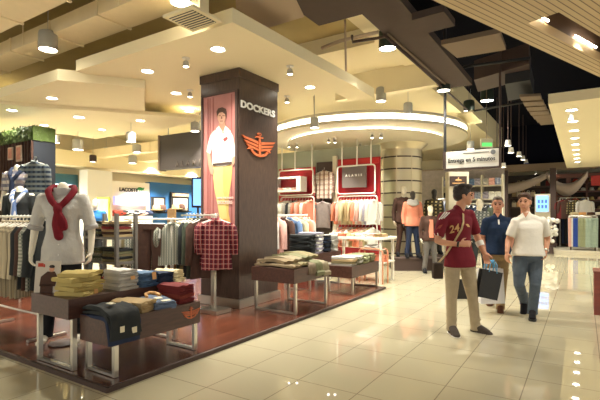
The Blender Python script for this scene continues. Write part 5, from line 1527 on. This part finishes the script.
# ================================================================ FAR SHOPS AT THE END OF THE AISLE
FY = 21.2
def fy(px, py, dy=0.0): return ony(px, py, FY + dy)
def fpanel(name, label, cat, px0, px1, py0, py1, m, dy=0., th=.1):
    A, B_ = fy(px0, 200, dy), fy(px1, 200, dy)
    pm = (px0 + px1) / 2
    z1, z0 = fy(pm, py0, dy).z, max(0, fy(pm, py1, dy).z)
    o = MB().box(((A.x + B_.x) / 2, FY + dy + th / 2, (z0 + z1) / 2), (abs(B_.x - A.x), th, z1 - z0)).build(name, m, org=V(((A.x + B_.x) / 2, FY + dy, z0)))
    return tag(o, label, cat)
struct('wall_shop', MB().box((-4.0, 23.4, 1.66), (14, .1, 3.3)), mat('shop_dark_wall', (.05, .035, .03), .6), 'dark back wall of the far shops')
struct('wall_shop', MB().box((2.2, 23.2, 1.6), (4.4, .1, 3.2)), mat('shop_brown_wall', (.075, .035, .022), .6))
# white pilaster with a small shop sign, under the hanging sign
pz_ = at(457, 215, 13.2)
t = thing('sign_pillar', 'pale square pillar with a small dark sign below the white hanging sign', 'pillar', (pz_.x, pz_.y, 0), TH)
b = MB(); b.box((0, 0, 1.35), (.60, .3, 2.7)); b.build('shaft', M['cream'], t)
b = MB(); b.box((-.02, -.16, 2.42), (.50, .03, .30)); b.build('sign_plate', M['darkbrown'], t)
b = MB(); b.box((-.02, -.18, 2.36), (.36, .01, .035)); b.ell((-.02, -.18, 2.45), (.10, .01, .03)); b.box((-.02, -.18, 2.49), (.03, .01, .10)); b.build('sign_mark', M['tagorange'], t)
# swags under the cornice
def swag(label, p0, p1, drop, w, m):
    b = MB(); secs = []
    for k in range(13):
        u = k / 12; c = p0.lerp(p1, u) - UP * (drop * 4 * u * (1 - u))
        hh = w * (.55 + .45 * sin(PI * u))
        secs.append([c + UP * hh * .3, c + V((0, -.06, 0)) - UP * hh * .2, c - UP * hh, c + V((0, .05, 0)) - UP * hh * .3])
    b.loft(secs)
    o = b.build('fabric_swag', m, org=p0, smooth=True); tag(o, label, 'drape')
sw_ = mat('swag_cloth', (.52, .42, .34), .8)
swag('pale fabric swag under the cornice, left of the men', fy(452, 172, -.3), fy(548, 173, -.3), .62, .35, sw_)
swag('pale fabric swag under the cornice, right of the men', fy(546, 172.5, -.3), fy(588, 171, -.3), .60, .40, sw_)
for k, px in enumerate((536, 551, 556)): adjustable(V((fy(px, 172).x, 21.0, 3.27)), f'small spotlight under the far cornice, {ORD[k]} from the left', 0)
# dark wood framed shop at the far right
t = thing('shop_portal', 'reddish brown wooden shop frame at the far right', 'shop front', fy(560, 243))
woodred = wood('red_wood', (.10, .028, .016), (.17, .055, .030), 3, 14)
b = MB()
for px in (555.5, 568.5): 
    q_ = fy(px, 215); b.box((q_.x, FY, 1.55), (.16, .16, 3.1))
b.build('post', woodred, t, org=t.location)
b = MB(); q0, q1 = fy(555, 215), fy(606, 215); b.box(((q0.x + q1.x) / 2, FY, 3.02), (q1.x - q0.x, .2, .16)); b.build('beam', woodred, t, org=t.location)
q0, q1 = fy(555, 215), fy(568.5, 215)
b = MB(); b.box(((q0.x + q1.x) / 2, FY, 2.2), (q1.x - q0.x, .1, .08)); b.build('cross_bar', woodred, t, org=t.location)
b = MB(); b.box(((q0.x + q1.x) / 2, FY, .35), (q1.x - q0.x + .3, .5, .1)); b.build('bench', woodred, t, org=t.location)
# wall shelving
q0, q1 = ony(570, 215, 22.9), ony(604, 215, 22.9)
t = thing('wall_shelves', 'reddish wooden wall shelves with hats behind the hanging trousers', 'shelf', ((q0.x + q1.x) / 2, 22.95, 0))
WSH = q1.x - q0.x
for z in (1.65, 2.05, 2.45, 2.85):
    b = MB(); b.box((0, 0, z), (WSH, .4, .06)); b.build('shelf', woodred, t)
for x in (-WSH / 2, 0, WSH / 2):
    b = MB(); b.box((x, 0, 1.5), (.07, .4, 3.0)); b.build('upright', woodred, t)
hats = [('creamc', 'cream'), ('khaki', 'khaki'), ('yellow', 'yellow'), ('whitec', 'white'), ('redc', 'red'), ('pink', 'pink'), ('greyc', 'grey'), ('blue', 'blue')]
for k in range(16):
    c, nm = hats[(k * 3) % 8]
    i, r_ = k % 4, k // 4
    o = MB().lathe([(.001, 0), (.13, .0), (.14, .02), (.09, .03), (.08, .12), (.001, .14)], seg=14).build('cap', M[c], smooth=SH)
    o.location = (t.location.x - WSH / 2 + .2 + (WSH - .3) * (i / 3) * .95, 22.85, (1.65, 2.05, 2.45, 2.85)[r_] + .031)
    tag(o, f'{nm} cap, {ORD[i]} from the left on the {["lowest", "lower middle", "upper middle", "top"][r_]} shelf of the far right shop', 'cap')
fr = fpanel('wall_picture', 'bright red framed picture high in the far right shop', 'picture', 591, 604, 175.5, 185.5, mat('pic_red', (.50, .03, .025), .5), -.2, .06)
# trouser table on a cream step
st0, st1 = ony(537, 215, 18.6), ony(606, 215, 18.6)
tag(MB().box(((st0.x + st1.x) / 2, 19.9, .06), (st1.x - st0.x, 2.4, .12)).build('cream_step', M['cream'], org=V(((st0.x + st1.x) / 2, 19.9, 0))), 'cream stone step in front of the far right shop', 'step')
r0, r1 = ony(569, 215, 19.2), ony(597, 215, 19.2)
t = thing('trouser_rail', 'rail of hanging blue and green trousers at the far right shop', 'clothes rack', ((r0.x + r1.x) / 2, 19.2, .12))
LW = r1.x - r0.x
b = MB(); b.tube([(-LW / 2, 0, 1.26), (LW / 2, 0, 1.26)], .018, 8); b.build('rail', M['steel'], t)
for x in (-LW / 2, LW / 2):
    b = MB(); b.box((x, 0, .63), (.04, .04, 1.26)); b.build('post', M['steel'], t)
    b = MB(); b.box((x, 0, .012), (.05, .5, .024)); b.build('foot', M['steel'], t)
b = MB(); b.box((0, .3, 1.28), (LW, .5, .05)); b.box((-LW / 2 + .05, .3, .63), (.05, .4, 1.26)); b.box((LW / 2 - .05, .3, .63), (.05, .4, 1.26)); b.build('back_table', M['tan'], t)
cl = ['pink', 'whitec', 'royal', 'royal', 'sagep', 'sagep', 'sagep', 'mint', 'mint']
M['royal'] = cloth('royal_cloth', (.03, .07, .34)); M['sagep'] = cloth('sage_pants', (.30, .33, .20)); M['mint'] = cloth('mint_cloth', (.36, .46, .38))
for k, c in enumerate(cl):
    trousers('hanging_trousers', f'{ {"whitec": "white", "royal": "royal blue", "sagep": "sage green", "mint": "pale mint"}.get(c, c)} trousers, {ORD[k]} from the left on the far right rail', 'trousers', (t.location.x - LW / 2 + .12 + k * (LW - .2) / 8.6, 19.15, 1.33), .5 + random.uniform(-.2, .2), M[c], .36, 1.02, .06)
for k in range(5):
    folded(f'folded garment, {ORD[k]} from the left on the table behind the far right rail', (t.location.x - LW / 2 + .16 + k * .26, 19.5, 1.425), 0, .24, .3, .10, 3, [M['creamc'], M['tagorange'], M['brownc'], M['whitec'], M['navyc']][k], 'folded_garment', 'folded clothes')
for k, (px, c, nm) in enumerate(((562.5, 'maroonc', 'dark red'), (566, 'brownc', 'brown'), (576, 'yellowcheck', 'yellow and black checked'), (585, 'whitec', 'white'))):
    p = ony(px, 198.5, 20.4); hang('hanging_shirt', f'{nm} shirt displayed {["first", "second", "third", "fourth"][k]} from the left above the far right rail', 'shirt', p, .2, M[c], .5, .75, .12, .4)
q0, q1 = ony(560, 198, 20.4), ony(588, 198, 20.4)
tag(MB().tube([(q0.x, 20.4, q0.z - .0), (q1.x, 20.4, q0.z)], .015, 8).tube([(q0.x, 20.4, q0.z), (q0.x, 20.4, .12)], .02, 8).tube([(q1.x, 20.4, q0.z), (q1.x, 20.4, .12)], .02, 8).build('display_rail', M['steel'], org=V((q0.x, 20.4, .12))), 'steel rail holding the displayed shirts at the far right', 'clothes rack')
r0, r1 = ony(556, 215, 20.9), ony(569, 215, 20.9)
tag(MB().tube([(r0.x, 20.9, 1.3), (r1.x, 20.9, 1.3)], .02, 8).tube([(r0.x, 20.9, 1.3), (r0.x, 20.9, 0.0)], .02, 8).tube([(r1.x, 20.9, 1.3), (r1.x, 20.9, 0.0)], .02, 8).build('clothes_rail', M['steel'], org=V((r0.x, 20.9, 0.0))), 'steel clothes rail inside the wooden shop frame', 'clothes rack')
for k in range(5):
    trousers('hanging_trousers', f'dark trousers, {ORD[k]} from the left inside the wooden shop frame', 'trousers', (r0.x + .08 + k * .11, 20.9, 1.28), 1.0, M[['charc', 'brownc', 'navyc', 'charc', 'denim'][k]], .36, .95, .06)
# middle: dark shop behind the men, with a lit screen and white flowers-like heaps
sc3 = fy(542.5, 212, -2)
t = thing('lit_screen', 'glowing pale blue screen to the right of the man in white', 'screen', (sc3.x, sc3.y, 0), 0)
b = MB(); b.box((0, 0, 1.75), (.52, .08, .95)); b.build('case', M['cream'], t)
b = MB(); b.box((0, -.045, 1.85), (.40, .02, .60)); b.build('display', M['glass'], t)
b = MB()
for i in range(3):
    for j in range(2): b.box((-.12 + .12 * i, -.057, 1.74 + .2 * j), (.07, .006, .13))
b.build('screen_figures', mat('screen_dark', (.08, .16, .40), .4, emit=.3), t)
b = MB(); b.box((0, 0, .64), (.08, .06, 1.28)); b.box((0, 0, .015), (.5, .35, .03)); b.build('stand', M['cream'], t)
for k, (px, py) in enumerate(((546.5, 222), (549.5, 218), (548, 229), (551, 236))):
    p = fy(px, py, -2.6)
hp = fy(549, 243, -2.6)
t = thing('flower_stand', 'tall stand of white blossoms right of the man in white', 'plant', (hp.x, hp.y, 0))
rnd = random.Random(3); b = MB()
for i in range(60): b.ell((rnd.gauss(0, .11), rnd.gauss(0, .1), rnd.uniform(.45, 1.3)), [rnd.uniform(.04, .09)] * 3, None, 8, 5)
b.build('blossom', M['white'], t, smooth=True)
b = MB(); b.tube([(0, 0, 0), (0, 0, 1.2)], .03, 8); b.lathe([(.001, 0), (.16, 0), (.13, .3), (.001, .3)], seg=16); b.build('pot_and_stem', M['darkbrown'], t)
# shop behind the young man: shelves with pale clothes and hanging garments
q0, q1 = ony(444, 215, 17.5), ony(503, 215, 17.5)
struct('wall_shop', MB().box(((q0.x + q1.x) / 2 - .9, 17.8, 1.6), (q1.x - q0.x + 1.8, .1, 3.2)), mat('shop_grey_wall', (.30, .26, .24), .7, var=.3), 'grey wall of the shop behind the young man')
t = thing('wall_shelves', 'pale wall shelves of folded shirts behind the young man', 'shelf', ((q0.x + q1.x) / 2, 17.5, 0))
WSH = q1.x - q0.x
for z in (.5, 1.0, 1.5, 2.0, 2.5):
    b = MB(); b.box((0, 0, z), (WSH, .4, .04)); b.build('shelf', M['cream'], t)
for x in (-WSH / 2, -WSH / 6, WSH / 6, WSH / 2):
    b = MB(); b.box((x, 0, 1.45), (.05, .4, 2.9)); b.build('upright', M['cream'], t)
cc = ['lilac', 'whitec', 'blue', 'greyc', 'bluestripe', 'whitec', 'charc', 'lilac', 'pink']
for r_, z in enumerate((1.0, 1.5, 2.0, 2.5)):
    for i in range(9):
        c = cc[(i * 5 + r_ * 3) % 9]
        folded(f'folded shirt, {ORD[i]} from the left on the {["lowest", "second", "third", "highest"][r_]} filled shelf behind the young man', (t.location.x - WSH / 2 + WSH / 3 * (i // 3 + .2 + .3 * (i % 3)), 17.45, z + .022), 0, .20, .30, .26, 4, M[c], 'folded_shirt', 'shirt')
r0, r1 = at(444, 215, 14.8), at(458, 215, 14.8)
t = thing('clothes_rack', 'rack of pale blue shirts between the checked mannequin and the young man', 'clothes rack', ((r0.x + r1.x) / 2, (r0.y + r1.y) / 2, 0), TH)
b = MB(); b.tube([(-.45, 0, 1.95), (.45, 0, 1.95)], .015, 8); b.build('rail', M['steel'], t)
for x in (-.45, .45):
    b = MB(); b.tube([(x, 0, 0), (x, 0, 1.95)], .018, 8); b.build('post', M['steel'], t)
for k in range(5):
    o_ = hang('hanging_shirt', f'pale blue shirt, {ORD[k]} from the left on the rack left of the young man\'s head', 'shirt', t.location + RT * (-.36 + .18 * k) + UP * 1.95, TH + .7, [M['blue'], M['bluestripe'], M['lilac'], M['blue'], M['bluestripe']][k], .46, .7, .1, .45)
# dark dressed mannequin and garments between the young man and the older man
p = at(479, 215, 10.5); p.z = .0
simple_mannequin('pale headed mannequin in dark patterned clothes behind the two men', p, 1.80, bands('camo_check', [(.30, .30, .27), (.06, .07, .07), (.12, .13, .12)], 14, 'X', both='Z'), M['charc'])
r0 = at(476, 215, 12.8)
t = thing('clothes_rack', 'rack of dark jackets behind the two older men', 'clothes rack', (r0.x, r0.y, 0), TH)
b = MB(); b.tube([(-.55, 0, 1.75), (.55, 0, 1.75)], .015, 8); b.build('rail', M['steel'], t)
for x in (-.55, .55):
    b = MB(); b.tube([(x, 0, 0), (x, 0, 1.75)], .018, 8); b.build('post', M['steel'], t)
for k in range(7):
    c = ['charc', 'greycheck', 'blackc', 'navyc', 'greyc', 'charc', 'darkgreen'][k]
    hang('hanging_jacket', f'dark jacket, {ORD[k]} from the left on the rack behind the two older men', 'jacket', t.location + RT * (-.48 + .16 * k) + UP * 1.75, TH + .8, M[c], .46, .8, .1, .5)
# black suitcase glimpsed between the young man's legs
sp = at(461.5, 215, 7.5); sp.z = 0
shopbag('dark bag standing on the floor behind the young man\'s legs', sp, .30, .32, .12, TH, M['black'], M['black'], 0, .1)
# dark shop front band behind the men
for k, px in enumerate((505, 553)):
    q_ = fy(px, 215, -.8); tag(MB().box((q_.x, q_.y, 1.65), (.22, .22, 3.3)).build('shop_post', M['darkbrown'], org=V((q_.x, q_.y, 0))), ['dark shop post between the two men far behind', 'dark shop post right of the glowing screen far behind'][k], 'post')
q0, q1 = fy(506, 215, -.4), fy(552, 215, -.4)
t = thing('wall_shelves', 'dark shelves of small bright goods far behind the men', 'shelf', ((q0.x + q1.x) / 2, FY + .6, 0))
WSH = q1.x - q0.x
for z in (1.3, 1.75, 2.2, 2.65):
    b = MB(); b.box((0, 0, z), (WSH, .4, .05)); b.build('shelf', M['darkbrown'], t)
for x in (-WSH / 2, WSH / 2):
    b = MB(); b.box((x, 0, 1.4), (.06, .4, 2.8)); b.build('upright', M['darkbrown'], t)
gc = ['gold', 'creamc', 'brownc', 'tagorange', 'charc', 'khaki', 'whitec', 'maroonc']
for r_, z in enumerate((1.75, 2.2, 2.65)):
    for i in range(8):
        o = MB().box((0, 0, .13), (.16, .12, .20)).tube([(-.05, 0, .22), (-.03, 0, .30), (.03, 0, .30), (.05, 0, .22)], .01, 6).build('handbag', M[gc[(i * 3 + r_ * 5) % 8]])
        o.location = (t.location.x - WSH / 2 + .2 + i * (WSH - .4) / 7, FY + .55, z - .003)
        tag(o, f'small handbag, {ORD[i]} from the left on the {["lowest", "middle", "highest"][r_]} dark shelf far behind the men', 'bag')
# line of small lamps receding in the dark ceiling
for k, (px, py, d) in enumerate(((511, 153, 13), (519, 156.5, 15), (523, 160, 17), (526, 163, 19), (497, 165.2, 14.5), (503.5, 167.5, 15.5), (508, 146, 12))):
    p = at(px, py, d)
    t = thing('track_spotlight', ['left end', 'second', 'third', 'far end', 'low left one', 'low right one', 'highest'][k] + ' of the small bright spotlights in the dark ceiling beyond the sign', 'light', p, TH)
    b = MB(); b.lathe([(.001, .16), (.06, .16), (.085, .0), (.08, .0), (.05, .10), (.001, .12)], seg=16); b.build('head', M['whitemetal'], t, smooth=SH)
    b = MB(); b.lathe([(.001, .012), (.078, .012), (.078, .02), (.001, .02)], seg=16); b.build('lens', M['lens'], t)
    b = MB(); b.tube([(0, 0, .15), (0, 0, 5.29 - p.z)], .012, 6); b.build('stem', M['darkbrown'], t)
    if k in (0, 2, 4): spot(t, (0, 0, -.03), 60, 130)
# red edge of a display at the right picture edge
p = onz(599.5, 312, 0); p = at(604, 215, 6.4)
o = MB().box((0, 0, .30), (.25, .5, .60)).box((0, 0, .61), (.27, .52, .02)).build('display_cube', wood('redbox', (.16, .03, .02), (.24, .05, .03))); o.location = (p.x, p.y, 0)
tag(o, 'dark red display cube cut off by the right picture edge', 'display cube')
